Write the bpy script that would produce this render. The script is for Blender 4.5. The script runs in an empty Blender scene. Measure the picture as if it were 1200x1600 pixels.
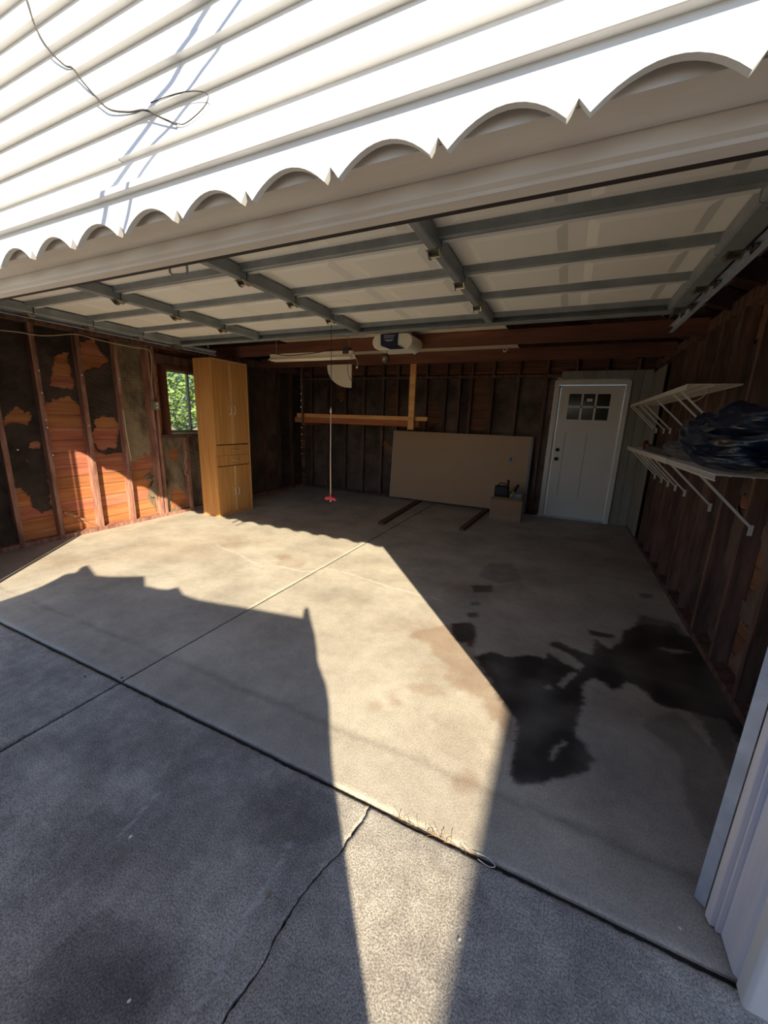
import bpy, math, random
import numpy as np
from mathutils import Vector, Matrix, noise
C = bpy.context.scene.collection
random.seed(7); RNG = np.random.RandomState(3)

# ---------------------------------------------------------------- camera, sky, sun, exposure
def _n(v): v = np.array(v, float); return v/np.linalg.norm(v)
FPX = 601.0; CAM = np.array([0.0, 0.0, 1.45])
_d = lambda px, py: np.array([px-600.0, py-800.0, FPX])
_X = -_n(_d(-740, 610)); _Y = _n(_d(888, 668)); _Y = _n(_Y-_X*(_X@_Y)); _Z = np.cross(_X, _Y)
RW = np.array([_X, _Y, _Z])                                # camera axes -> world axes
def P(px, py, x=None, y=None, z=None):                     # a sight line of the photograph met with a plane of the garage
    r = RW @ _n(_d(px, py))
    t = (z-CAM[2])/r[2] if z is not None else (y-CAM[1])/r[1] if y is not None else (x-CAM[0])/r[0]
    return CAM+t*r
cd = bpy.data.cameras.new('camera'); cam = bpy.data.objects.new('camera', cd); C.objects.link(cam)
cd.sensor_fit = 'HORIZONTAL'; cd.sensor_width = 36.0; cd.lens = FPX/1200*36; cd.clip_start = 0.02; cd.clip_end = 300
M = Matrix.Identity(4)
for i in range(3):
    M[i][0] = RW[i][0]; M[i][1] = -RW[i][1]; M[i][2] = -RW[i][2]; M[i][3] = CAM[i]
cam.matrix_world = M
bpy.context.scene.camera = cam
SUNDIR = Vector((-2.40, 2.89, -2.09)).normalized()
sd = bpy.data.lights.new('sun', 'SUN'); sun = bpy.data.objects.new('sun', sd); C.objects.link(sun)
sd.energy = 10.5; sd.angle = math.radians(0.5); sd.color = (1.0, 0.87, 0.66)
sun.rotation_euler = SUNDIR.to_track_quat('-Z', 'Y').to_euler(); sun.location = (6, -7, 8)
W = bpy.data.worlds.new('sky'); bpy.context.scene.world = W; W.use_nodes = True
nt = W.node_tree; nt.nodes.clear()
sky = nt.nodes.new('ShaderNodeTexSky'); sky.sky_type = 'NISHITA'; sky.sun_disc = False
sky.sun_elevation = math.asin(-SUNDIR.z); sky.sun_rotation = math.atan2(-SUNDIR.x, -SUNDIR.y)
sky.air_density = 1.0; sky.dust_density = 0.6; sky.ozone_density = 2.0
bg = nt.nodes.new('ShaderNodeBackground'); bg.inputs['Strength'].default_value = 0.18
ow = nt.nodes.new('ShaderNodeOutputWorld')
tint = nt.nodes.new('ShaderNodeMix'); tint.data_type = 'RGBA'; tint.blend_type = 'MULTIPLY'; tint.inputs['Factor'].default_value = 1.0
tint.inputs['B'].default_value = (0.92, 0.99, 1.12, 1); nt.links.new(sky.outputs[0], tint.inputs['A']); nt.links.new(tint.outputs['Result'], bg.inputs[0]); nt.links.new(bg.outputs[0], ow.inputs[0])
vs = bpy.context.scene.view_settings
vs.view_transform = 'Standard'; vs.look = 'None'; vs.gamma = 1; vs.exposure = 0.18; vs.use_curve_mapping = False
cyc = bpy.context.scene.cycles; cyc.max_bounces = 10; cyc.diffuse_bounces = 6

# ---------------------------------------------------------------- materials
def srgb(r, g, b):
    f = lambda c: (c/255/12.92) if c/255 <= 0.04045 else ((c/255+0.055)/1.055)**2.4
    return (f(r), f(g), f(b), 1)
MATS = {}
def mat(name, col, rough=0.7, metal=0.0, col2=None, scale=8.0, stretch=(1, 1, 1), detail=5.0, bump=0.0, bscale=None,
        rnd=0.0, spec=0.35, lo=0.35, hi=0.65, speck=None, speck_scale=220.0, trans=0.0, attr=None, bdist=0.01):
    m = bpy.data.materials.new(name); m.use_nodes = True; n = m.node_tree; L = n.links
    b = n.nodes['Principled BSDF']; b.inputs['Roughness'].default_value = rough; b.inputs['Metallic'].default_value = metal
    b.inputs['Specular IOR Level'].default_value = spec
    tc = n.nodes.new('ShaderNodeTexCoord'); mp = n.nodes.new('ShaderNodeMapping'); mp.inputs['Scale'].default_value = stretch
    L.new(tc.outputs['Object'], mp.inputs['Vector'])
    vec = mp.outputs[0]
    if rnd:
        oi = n.nodes.new('ShaderNodeObjectInfo'); ad = n.nodes.new('ShaderNodeVectorMath'); ad.operation = 'ADD'
        ml = n.nodes.new('ShaderNodeVectorMath'); ml.operation = 'SCALE'; ml.inputs[3].default_value = 37.0
        cb = n.nodes.new('ShaderNodeCombineXYZ')
        for i in range(3): L.new(oi.outputs['Random'], cb.inputs[i])
        L.new(cb.outputs[0], ml.inputs[0]); L.new(vec, ad.inputs[0]); L.new(ml.outputs[0], ad.inputs[1]); vec = ad.outputs[0]
    nz = n.nodes.new('ShaderNodeTexNoise'); nz.inputs['Scale'].default_value = scale; nz.inputs['Detail'].default_value = detail
    nz.inputs['Roughness'].default_value = 0.62; L.new(vec, nz.inputs['Vector'])
    cr = n.nodes.new('ShaderNodeValToRGB'); cr.color_ramp.elements[0].position = lo; cr.color_ramp.elements[1].position = hi
    cr.color_ramp.elements[0].color = col; cr.color_ramp.elements[1].color = col2 or col
    L.new(nz.outputs['Fac'], cr.inputs[0]); out = cr.outputs[0]
    if rnd:
        hv = n.nodes.new('ShaderNodeHueSaturation'); mr = n.nodes.new('ShaderNodeMapRange')
        mr.inputs['To Min'].default_value = 1-rnd; mr.inputs['To Max'].default_value = 1+rnd
        L.new(oi.outputs['Random'], mr.inputs['Value']); L.new(mr.outputs[0], hv.inputs['Value']); L.new(out, hv.inputs['Color']); out = hv.outputs[0]
    if speck:
        n2 = n.nodes.new('ShaderNodeTexNoise'); n2.inputs['Scale'].default_value = speck_scale; n2.inputs['Detail'].default_value = 3
        L.new(tc.outputs['Object'], n2.inputs['Vector'])
        m2 = n.nodes.new('ShaderNodeMapRange'); m2.inputs['From Min'].default_value = 0.35; m2.inputs['From Max'].default_value = 0.65
        m2.inputs['To Min'].default_value = 1-speck; m2.inputs['To Max'].default_value = 1+speck; L.new(n2.outputs['Fac'], m2.inputs['Value'])
        vm = n.nodes.new('ShaderNodeVectorMath'); vm.operation = 'SCALE'; L.new(out, vm.inputs[0]); L.new(m2.outputs[0], vm.inputs[3]); out = vm.outputs[0]
        n4 = n.nodes.new('ShaderNodeTexNoise'); n4.inputs['Scale'].default_value = 16; n4.inputs['Detail'].default_value = 8; n4.inputs['Roughness'].default_value = 0.75
        L.new(tc.outputs['Object'], n4.inputs['Vector']); m4 = n.nodes.new('ShaderNodeMapRange'); m4.inputs['From Min'].default_value = 0.3; m4.inputs['From Max'].default_value = 0.7
        m4.inputs['To Min'].default_value = 1-speck*.7; m4.inputs['To Max'].default_value = 1+speck*.55; L.new(n4.outputs['Fac'], m4.inputs['Value'])
        v4 = n.nodes.new('ShaderNodeVectorMath'); v4.operation = 'SCALE'; L.new(out, v4.inputs[0]); L.new(m4.outputs[0], v4.inputs[3]); out = v4.outputs[0]
    if attr:      # stains with a shape of their own, stored on the slab: r = brown soiling, g = wet oil, b = pale scrape
        at = n.nodes.new('ShaderNodeAttribute'); at.attribute_name = attr
        sp = n.nodes.new('ShaderNodeSeparateColor'); L.new(at.outputs['Color'], sp.inputs[0])
        for ch, c in (('Red', srgb(128, 88, 52)), ('Green', srgb(34, 28, 26)), ('Blue', srgb(225, 222, 215))):
            mx = n.nodes.new('ShaderNodeMix'); mx.data_type = 'RGBA'; mx.inputs['B'].default_value = c
            L.new(sp.outputs[ch], mx.inputs['Factor']); L.new(out, mx.inputs['A']); out = mx.outputs['Result']
        rr = n.nodes.new('ShaderNodeMapRange'); rr.inputs['To Min'].default_value = rough; rr.inputs['To Max'].default_value = 0.38
        L.new(sp.outputs['Green'], rr.inputs['Value']); L.new(rr.outputs[0], b.inputs['Roughness'])
    L.new(out, b.inputs['Base Color'])
    if bump:
        n3 = n.nodes.new('ShaderNodeTexNoise'); n3.inputs['Scale'].default_value = bscale or scale*3; n3.inputs['Detail'].default_value = 6
        L.new(vec, n3.inputs['Vector']); bp = n.nodes.new('ShaderNodeBump'); bp.inputs['Strength'].default_value = bump
        bp.inputs['Distance'].default_value = bdist; L.new(n3.outputs['Fac'], bp.inputs['Height']); L.new(bp.outputs[0], b.inputs['Normal'])
    if trans: b.inputs['Transmission Weight'].default_value = trans
    MATS[name] = m; return m
mat('slab_inside', srgb(164, 156, 142), 0.82, col2=srgb(192, 184, 168), scale=2.2, bump=0.3, bscale=110, bdist=0.003, speck=0.17, speck_scale=150, attr='stain', spec=0.3)
mat('slab_drive', srgb(134, 130, 124), 0.92, col2=srgb(184, 178, 166), scale=3.0, bump=0.5, bscale=170, bdist=0.003, speck=0.42, speck_scale=190, attr='stain', lo=0.3, hi=0.7, spec=0.2)
mat('joint_dirt', srgb(28, 26, 24), 0.95, col2=srgb(52, 46, 40), scale=40)
mat('ground', srgb(120, 112, 98), 0.95, col2=srgb(148, 138, 118), scale=1.0)
mat('plank_red', srgb(152, 82, 60), 0.85, col2=srgb(186, 122, 94), scale=5, stretch=(1, 0.25, 3), bump=0.3, rnd=0.16)
mat('plank_orange', srgb(158, 92, 54), 0.85, col2=srgb(188, 128, 82), scale=5, stretch=(1, 0.25, 3), bump=0.3, rnd=0.16)
mat('plank_old', srgb(104, 70, 52), 0.9, col2=srgb(142, 98, 72), scale=4, stretch=(0.3, 0.3, 3), bump=0.3, rnd=0.3)
mat('stud_pink', srgb(124, 82, 68), 0.88, col2=srgb(176, 134, 116), scale=7, stretch=(3, 3, 0.5), bump=0.35, rnd=0.1)
mat('stud_old', srgb(82, 62, 54), 0.9, col2=srgb(122, 94, 80), scale=6, stretch=(3, 3, 0.4), bump=0.35, rnd=0.25)
mat('joist_red', srgb(94, 60, 48), 0.8, col2=srgb(128, 82, 64), scale=4, stretch=(0.25, 2, 2), bump=0.2, rnd=0.1)
mat('paper_dark', srgb(48, 40, 36), 0.9, col2=srgb(84, 70, 62), scale=2.6, bump=0.8, bscale=14, rnd=0.25)
mat('paper_tan', srgb(66, 56, 46), 0.92, col2=srgb(150, 134, 110), scale=4, stretch=(1, 1, .5), bump=0.8, bscale=18, rnd=0.1, lo=0.3, hi=.6)
mat('paper_back', srgb(72, 60, 54), 0.9, col2=srgb(108, 92, 82), scale=2.6, bump=0.6, bscale=14, rnd=0.3)
mat('roof_dark', srgb(62, 42, 36), 0.95, col2=srgb(84, 58, 48), scale=4, rnd=0.15)
mat('siding_white', srgb(222, 222, 220), 0.55, col2=srgb(228, 228, 227), scale=2, bump=0.05)
mat('trim_paint', srgb(214, 206, 196), 0.6, col2=srgb(226, 220, 212), scale=5, stretch=(0.4, 2, 2), bump=0.15)
mat('jamb_paint', srgb(238, 232, 228), 0.6, col2=srgb(206, 210, 226), scale=3, stretch=(4, 4, 0.3), bump=0.15)
mat('rubber_dark', srgb(58, 52, 52), 0.8)
mat('door_skin', srgb(240, 238, 230), 0.55, col2=srgb(244, 242, 236), scale=1.5)
mat('door_rail', srgb(222, 222, 216), 0.5, col2=srgb(206, 208, 206), scale=3)
mat('steel_grey', srgb(128, 134, 136), 0.45, 0.15, col2=srgb(150, 156, 158), scale=5)
mat('galvanised', srgb(168, 178, 192), 0.42, 0.2, col2=srgb(205, 212, 222), scale=9, lo=0.3, hi=0.7)
mat('zinc', srgb(170, 165, 150), 0.3, 0.9)
mat('oak', srgb(200, 140, 78), 0.5, col2=srgb(220, 164, 98), scale=4, stretch=(6, 6, 0.35), bump=0.04, rnd=0.03)
mat('oak_edge', srgb(222, 176, 120), 0.5, col2=srgb(230, 188, 134), scale=4, stretch=(5, 5, 0.4))
mat('oak_gap', srgb(60, 36, 20), 0.8)
mat('brass_pull', srgb(225, 212, 186), 0.35, 0.6)
mat('lumber', srgb(196, 134, 78), 0.75, col2=srgb(226, 176, 116), scale=5, stretch=(0.3, 3, 3), bump=0.1, rnd=0.1)
mat('lumber_dark', srgb(150, 88, 52), 0.8, col2=srgb(176, 110, 68), scale=5, stretch=(0.3, 3, 3), rnd=0.12)
mat('gypsum_face', srgb(182, 154, 124), 0.9, col2=srgb(188, 160, 130), scale=1)
mat('gypsum_edge', srgb(196, 190, 182), 0.9, col2=srgb(160, 156, 150), scale=30)
mat('pale_sheet', srgb(222, 206, 180), 0.85, col2=srgb(232, 218, 194), scale=2)
mat('entry_white', srgb(226, 222, 212), 0.5, col2=srgb(230, 226, 218), scale=2)
mat('door_groove', srgb(120, 116, 108), 0.7)
mat('glass', srgb(225, 232, 230), 0.03, trans=1.0, spec=0.5)
mat('glass_dark', srgb(60, 60, 54), 0.12, spec=0.5)
mat('bronze', srgb(60, 48, 38), 0.4, 0.7)
mat('panel_green', srgb(138, 136, 124), 0.85, col2=srgb(156, 154, 144), scale=3, stretch=(2, 2, 0.5), rnd=0.08)
mat('cardboard', srgb(150, 124, 98), 0.9, col2=srgb(160, 134, 108), scale=3)
mat('black_plastic', srgb(30, 30, 32), 0.5)
mat('yellow_plastic', srgb(190, 160, 40), 0.5)
mat('red_plastic', srgb(215, 60, 76), 0.45)
mat('red_tool', srgb(170, 36, 36), 0.5)
mat('string_white', srgb(222, 190, 172), 0.9)
mat('string_dark', srgb(60, 50, 44), 0.9)
mat('cable_black', srgb(24, 24, 26), 0.7)
mat('cable_grey', srgb(70, 67, 64), 0.8)
mat('cable_white', srgb(206, 188, 160), 0.8)
mat('opener_white', srgb(222, 220, 206), 0.4)
mat('opener_navy', srgb(30, 36, 62), 0.4)
mat('opener_mark', srgb(150, 156, 172), 0.5)
mat('lens', srgb(232, 226, 196), 0.35)
mat('lamp_enamel', srgb(240, 232, 214), 0.45)
mat('tube_glass', srgb(240, 236, 222), 0.3)
mat('wire_white', srgb(216, 208, 196), 0.5)
mat('tarp_black', srgb(20, 28, 44), 0.25, col2=srgb(36, 48, 68), scale=4, bump=0.35, bscale=9, spec=0.7)
mat('tarp_grey', srgb(70, 70, 72), 0.5, col2=srgb(96, 94, 92), scale=8, bump=0.5, bscale=25)
mat('leaf_green', srgb(112, 138, 70), 0.6, col2=srgb(160, 186, 108), scale=3, spec=0.2)
mat('bark', srgb(80, 66, 50), 0.9)
mat('rock', srgb(180, 170, 140), 0.9, col2=srgb(120, 110, 90), scale=4)
mat('window_metal', srgb(150, 150, 138), 0.5, 0.3)
mat('window_wood', srgb(104, 62, 44), 0.8, col2=srgb(84, 50, 38), scale=5, stretch=(2, 2, .5))
mat('stucco', srgb(206, 198, 184), 0.9, col2=srgb(196, 188, 172), scale=6)
mat('shadow_fence_wood', srgb(130, 100, 74), 0.9, col2=srgb(150, 118, 90), scale=4, stretch=(3, 3, .4))
mat('shingle', srgb(70, 66, 64), 0.95)
mat('dry_grass', srgb(140, 104, 70), 0.9)
mat('dry_leaf', srgb(140, 130, 96), 0.8)
mat('paper_bit', srgb(235, 232, 228), 0.8)
mat('blue_paint', srgb(40, 120, 190), 0.8)

# ---------------------------------------------------------------- mesh helpers
class MB:
    def __init__(s): s.v = []; s.f = []; s.smooth = False
    def add(s, vs_, fs_):
        o = len(s.v); s.v += [tuple(float(c) for c in v) for v in vs_]; s.f += [tuple(i+o for i in f) for f in fs_]; return s
    def box(s, x0, x1, y0, y1, z0, z1):
        return s.add([(x0,y0,z0),(x1,y0,z0),(x1,y1,z0),(x0,y1,z0),(x0,y0,z1),(x1,y0,z1),(x1,y1,z1),(x0,y1,z1)],
                     [(0,3,2,1),(4,5,6,7),(0,1,5,4),(1,2,6,5),(2,3,7,6),(3,0,4,7)])
    def bar(s, p, q, w, h, up=(0, 0, 1)):
        p = Vector(p); q = Vector(q); d = (q-p).normalized(); r = d.cross(Vector(up)).normalized(); u = r.cross(d)
        vs_ = [e+r*a*w/2+u*b*h/2 for e in (p, q) for a, b in ((-1,-1),(1,-1),(1,1),(-1,1))]
        return s.add(vs_, [(0,1,2,3),(7,6,5,4),(0,4,5,1),(1,5,6,2),(2,6,7,3),(3,7,4,0)])
    def tube(s, pts, r, n=6, r2=None):
        pts = [Vector(p) for p in pts]; N = len(pts); o = len(s.v); a = None
        for i, p in enumerate(pts):
            d = (pts[min(i+1, N-1)]-pts[max(i-1, 0)]).normalized()
            if a is None: a = d.cross(Vector((0.31, 0.2, 0.93))).normalized()
            a = (a-d*a.dot(d)).normalized(); b = d.cross(a)
            rr = r if r2 is None else r+(r2-r)*i/(N-1)
            for k in range(n):
                t = 2*math.pi*k/n; s.v.append(tuple(p+a*math.cos(t)*rr+b*math.sin(t)*rr))
        for i in range(N-1):
            for k in range(n):
                k2 = (k+1) % n; s.f.append((o+i*n+k, o+i*n+k2, o+(i+1)*n+k2, o+(i+1)*n+k))
        s.f.append(tuple(o+k for k in range(n))[::-1]); s.f.append(tuple(o+(N-1)*n+k for k in range(n)))
        return s
    def prism(s, poly, fn, a, b):      # poly in 2-D, fn(u, v, t) -> 3-D point, extruded from t=a to t=b
        n = len(poly); vs_ = [fn(u, v, a) for u, v in poly]+[fn(u, v, b) for u, v in poly]
        fs_ = [tuple(range(n))[::-1], tuple(range(n, 2*n))]+[(i, (i+1) % n, (i+1) % n+n, i+n) for i in range(n)]
        return s.add(vs_, fs_)
    def lathe(s, c, prof, ax='z', n=20):
        o = len(s.v); c = Vector(c)
        for r, h in prof:
            for k in range(n):
                t = 2*math.pi*k/n; u, v = r*math.cos(t), r*math.sin(t)
                s.v.append(tuple(c+Vector({'z': (u, v, h), 'y': (u, h, v), 'x': (h, u, v)}[ax])))
        for i in range(len(prof)-1):
            for k in range(n):
                k2 = (k+1) % n; s.f.append((o+i*n+k, o+i*n+k2, o+(i+1)*n+k2, o+(i+1)*n+k))
        s.f.append(tuple(o+k for k in range(n))[::-1]); s.f.append(tuple(o+(len(prof)-1)*n+k for k in range(n)))
        return s
WL = {}
def link(o, parent=None, at=None):
    C.objects.link(o)
    if parent is not None: o.parent = parent; o.location = -WL[parent.name]; WL[o.name] = Vector((0, 0, 0))
    else:
        WL[o.name] = Vector((0, 0, 0))
    return o
def build(mb, name, m, parent=None, smooth=False, bevel=0.0, label=None, kind=None):
    me = bpy.data.meshes.new(name); me.from_pydata(mb.v, [], mb.f); me.validate(); me.update()
    import bmesh
    bm = bmesh.new(); bm.from_mesh(me); bmesh.ops.recalc_face_normals(bm, faces=bm.faces); bm.to_mesh(me); bm.free()
    me.materials.append(MATS[m]); o = bpy.data.objects.new(name, me)
    if smooth:
        for p in me.polygons: p.use_smooth = True
    link(o, parent)
    if bevel:
        b = o.modifiers.new('bevel', 'BEVEL'); b.width = bevel; b.segments = 2; b.limit_method = 'ANGLE'
    if label: o['label'] = label
    if kind: o['kind'] = kind
    return o
def thing(name, label, cat, loc, group=None):
    o = bpy.data.objects.new(name, None); C.objects.link(o); o.location = loc; WL[o.name] = Vector(loc); o.empty_display_size = 0.1
    o['label'] = label; o['category'] = cat
    if group: o['group'] = group
    return o
def tag(o, label, cat, group=None):
    o['label'] = label; o['category'] = cat
    if group: o['group'] = group
    return o
def struct(name, loc=(0, 0, 0)):
    o = bpy.data.objects.new(name, None); C.objects.link(o); o.location = loc; WL[o.name] = Vector(loc); o['kind'] = 'structure'; return o
def bx(name, m, parent, x0, x1, y0, y1, z0, z1, **k): return build(MB().box(x0, x1, y0, y1, z0, z1), name, m, parent, **k)
def spline(pts, sub=6):
    pts = [Vector(p) for p in pts]; out = []
    for i in range(len(pts)-1):
        p0 = pts[max(i-1, 0)]; p1 = pts[i]; p2 = pts[i+1]; p3 = pts[min(i+2, len(pts)-1)]
        for k in range(sub):
            t = k/sub; out.append(0.5*((2*p1)+(-p0+p2)*t+(2*p0-5*p1+4*p2-p3)*t*t+(-p0+3*p1-3*p2+p3)*t**3))
    out.append(pts[-1]); return out
def inpoly(x, y, poly):
    x = np.asarray(x); y = np.asarray(y); r = np.zeros(x.shape, bool); n = len(poly)
    for i in range(n):
        x1, y1 = poly[i]; x2, y2 = poly[(i+1) % n]
        if y1 == y2: continue
        c = ((y1 > y) != (y2 > y)) & (x < (x2-x1)*(y-y1)/(y2-y1)+x1); r ^= c
    return r
_ph = RNG.rand(40, 3)*6.28; _dr = RNG.randn(40, 2)
def wob(x, y, f, k=0):                                   # cheap smooth noise about zero
    s = 0
    for i in range(8):
        d = _dr[(i+k*3) % 40]; s = s+np.sin(f*(1+0.6*i)*(d[0]*x+d[1]*y)+_ph[(i+k*3) % 40][0])/(1+0.5*i)
    return s/2.6

# ---------------------------------------------------------------- dimensions
XL, XR, YB = -5.10, 1.00, 6.80          # stud faces
SH = 0.09                                # stud depth: the sheathing lies this far behind
YF, YI = 1.06, 1.19                      # header / jamb front face, door stop
ZH = 2.11                                # soffit of the opening
OL, OR = -4.14, 0.60                     # opening
RIDGE = (XL+XR)/2

# ---------------------------------------------------------------- slabs with their stains
def pz(l): return [tuple(P(a, b, z=0)[:2]) for a, b in l]
q2 = lambda l: pz([(600+a/2, 800+b/2) for a, b in l])
WET_SHADED = [(q2([(285,452),(330,438),(360,443),(400,455),(450,448),(500,458),(508,440),(560,472),(612,492),(628,478),(580,446),(515,417),(528,405),(575,428),(650,446),(655,395),(690,418),(705,430),(738,405),(748,372),(790,352),(830,350),(870,358),(900,350),(930,385),(975,395),(1010,440),(1060,520),(1110,640),(1150,690),(1150,800),(1110,730),(1060,650),(1010,640),(940,622),(890,612),(850,600),(810,560),(760,532),(738,552),(712,562),(690,532),(655,517),(625,542),(622,600),(600,650),(590,690),(622,712),(640,740),(662,780),(640,802),(600,828),(540,832),(500,850),(430,850),(398,830),(395,790),(410,700),(416,652),(360,585),(325,520)]), 0.92),
       (pz([(1000,960),(1060,975),(1110,1040),(1150,1140),(1160,1240),(1130,1200),(1090,1120),(1040,1080),(1000,1040),(985,990)]), 0.62),
       (pz([(1000,1130),(1060,1110),(1130,1190),(1150,1290),(1120,1340),(1070,1260),(1060,1180)]), 0.35),
       (pz([(705,975),(738,974),(742,985),(740,1000),(720,1004),(706,995)]), 0.85), (pz([(728,1000),(740,1002),(738,1010),(730,1009)]), 0.8),
       (pz([(736,914),(768,914),(770,926),(740,926)]), 0.7), (pz([(730,958),(748,956),(749,965),(732,966)]), 0.72), (pz([(735,941),(750,941),(750,946),(736,946)]), 0.6),
       (pz([(998,927),(1020,928),(1018,934),(1002,935)]), 0.7), (pz([(858,1005),(872,1003),(905,1018),(900,1024),(880,1016)]), 0.85),
       (pz([(918,984),(960,992),(956,998),(922,992)]), 0.85), (pz([(760,880),(800,880),(815,905),(780,912),(748,900)]), 0.30)]  # real wet stain, its shaded side painted darker than the sunlit side
DRY = [q2([(546,542),(575,503),(606,498),(602,514),(562,552)]), q2([(503,544),(520,540),(532,553),(515,554)]), q2([(515,765),(530,735),(560,708),(572,716),(545,745),(525,772)]), q2([(860,425),(920,430),(960,440),(900,442)])]
BROWN = [(q2([(745,375),(850,360),(900,380),(1000,500),(960,600),(880,590),(780,530),(745,470)]), 0.35), (pz([(636,996),(650,986),(685,980),(725,972),(745,980),(745,1022),(770,1045),(800,1110),(806,1140),(795,1170),(778,1130),(762,1112),(750,1090),(715,1075),(690,1060),(705,1045),(690,1030),(670,1018),(672,1006)]), 0.52),  # second outline: sunlit side of the same stain, painted paler
         (pz([(700,1222),(725,1200),(740,1205),(750,1222),(745,1236),(712,1240)]), 0.42), (pz([(604,1084),(618,1080),(622,1092),(630,1100),(622,1104),(608,1096)]), 0.40),
         (pz([(575,1098),(592,1092),(598,1102),(588,1112),(578,1110)]), 0.35), (pz([(635,1070),(665,1068),(690,1072),(700,1088),(668,1086),(640,1080)]), 0.3),
         (pz([(430,868),(455,866),(458,872),(436,876)]), 0.45), (pz([(338,845),(372,840),(395,848),(372,858),(345,856)]), 0.24),
         (pz([(440,872),(480,876),(470,888),(430,884)]), 0.3), (pz([(650,1040),(700,1034),(720,1046),(690,1060),(655,1056)]), 0.22)]
DRIVEWET = [(pz([(410,1180),(425,1182),(432,1200),(420,1206),(412,1198)]), 0.55), (pz([(385,1230),(440,1215),(520,1240),(515,1330),(440,1350),(400,1310),(380,1270)]), 0.40),
            (pz([(405,1325),(424,1330),(420,1360),(404,1362)]), 0.5), (pz([(60,1500),(160,1420),(260,1470),(270,1560),(200,1640),(40,1640)]), 0.55),
            (pz([(820,1400),(900,1380),(1100,1500),(1150,1600),(900,1640),(760,1560)]), 0.16)]
CRK = [(-0.506,1.085),(-0.515,.96),(-0.529,.881),(-.547,.811),(-.568,.718),(-.572,.646),(-.567,.585),(-.563,.53),(-.573,.473),(-.583,.42),(-.61,.2),(-.55,-.2),(-.62,-.8),(-.58,-1.6),(-.7,-2.6),(-.6,-3.5)]
THIN = [pz([(338,852),(352,858),(372,865),(392,877),(405,884),(440,885),(470,893),(500,892)]), pz([(510,888),(545,896),(580,907),(600,915),(640,925),(690,938)])]
def seg_dist(x, y, line):
    d = np.full(x.shape, 9.0)
    for (x1, y1), (x2, y2) in zip(line[:-1], line[1:]):
        L2 = (x2-x1)**2+(y2-y1)**2; t = np.clip(((x-x1)*(x2-x1)+(y-y1)*(y2-y1))/L2, 0, 1)
        d = np.minimum(d, np.hypot(x-x1-t*(x2-x1), y-y1-t*(y2-y1)))
    return d
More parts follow.
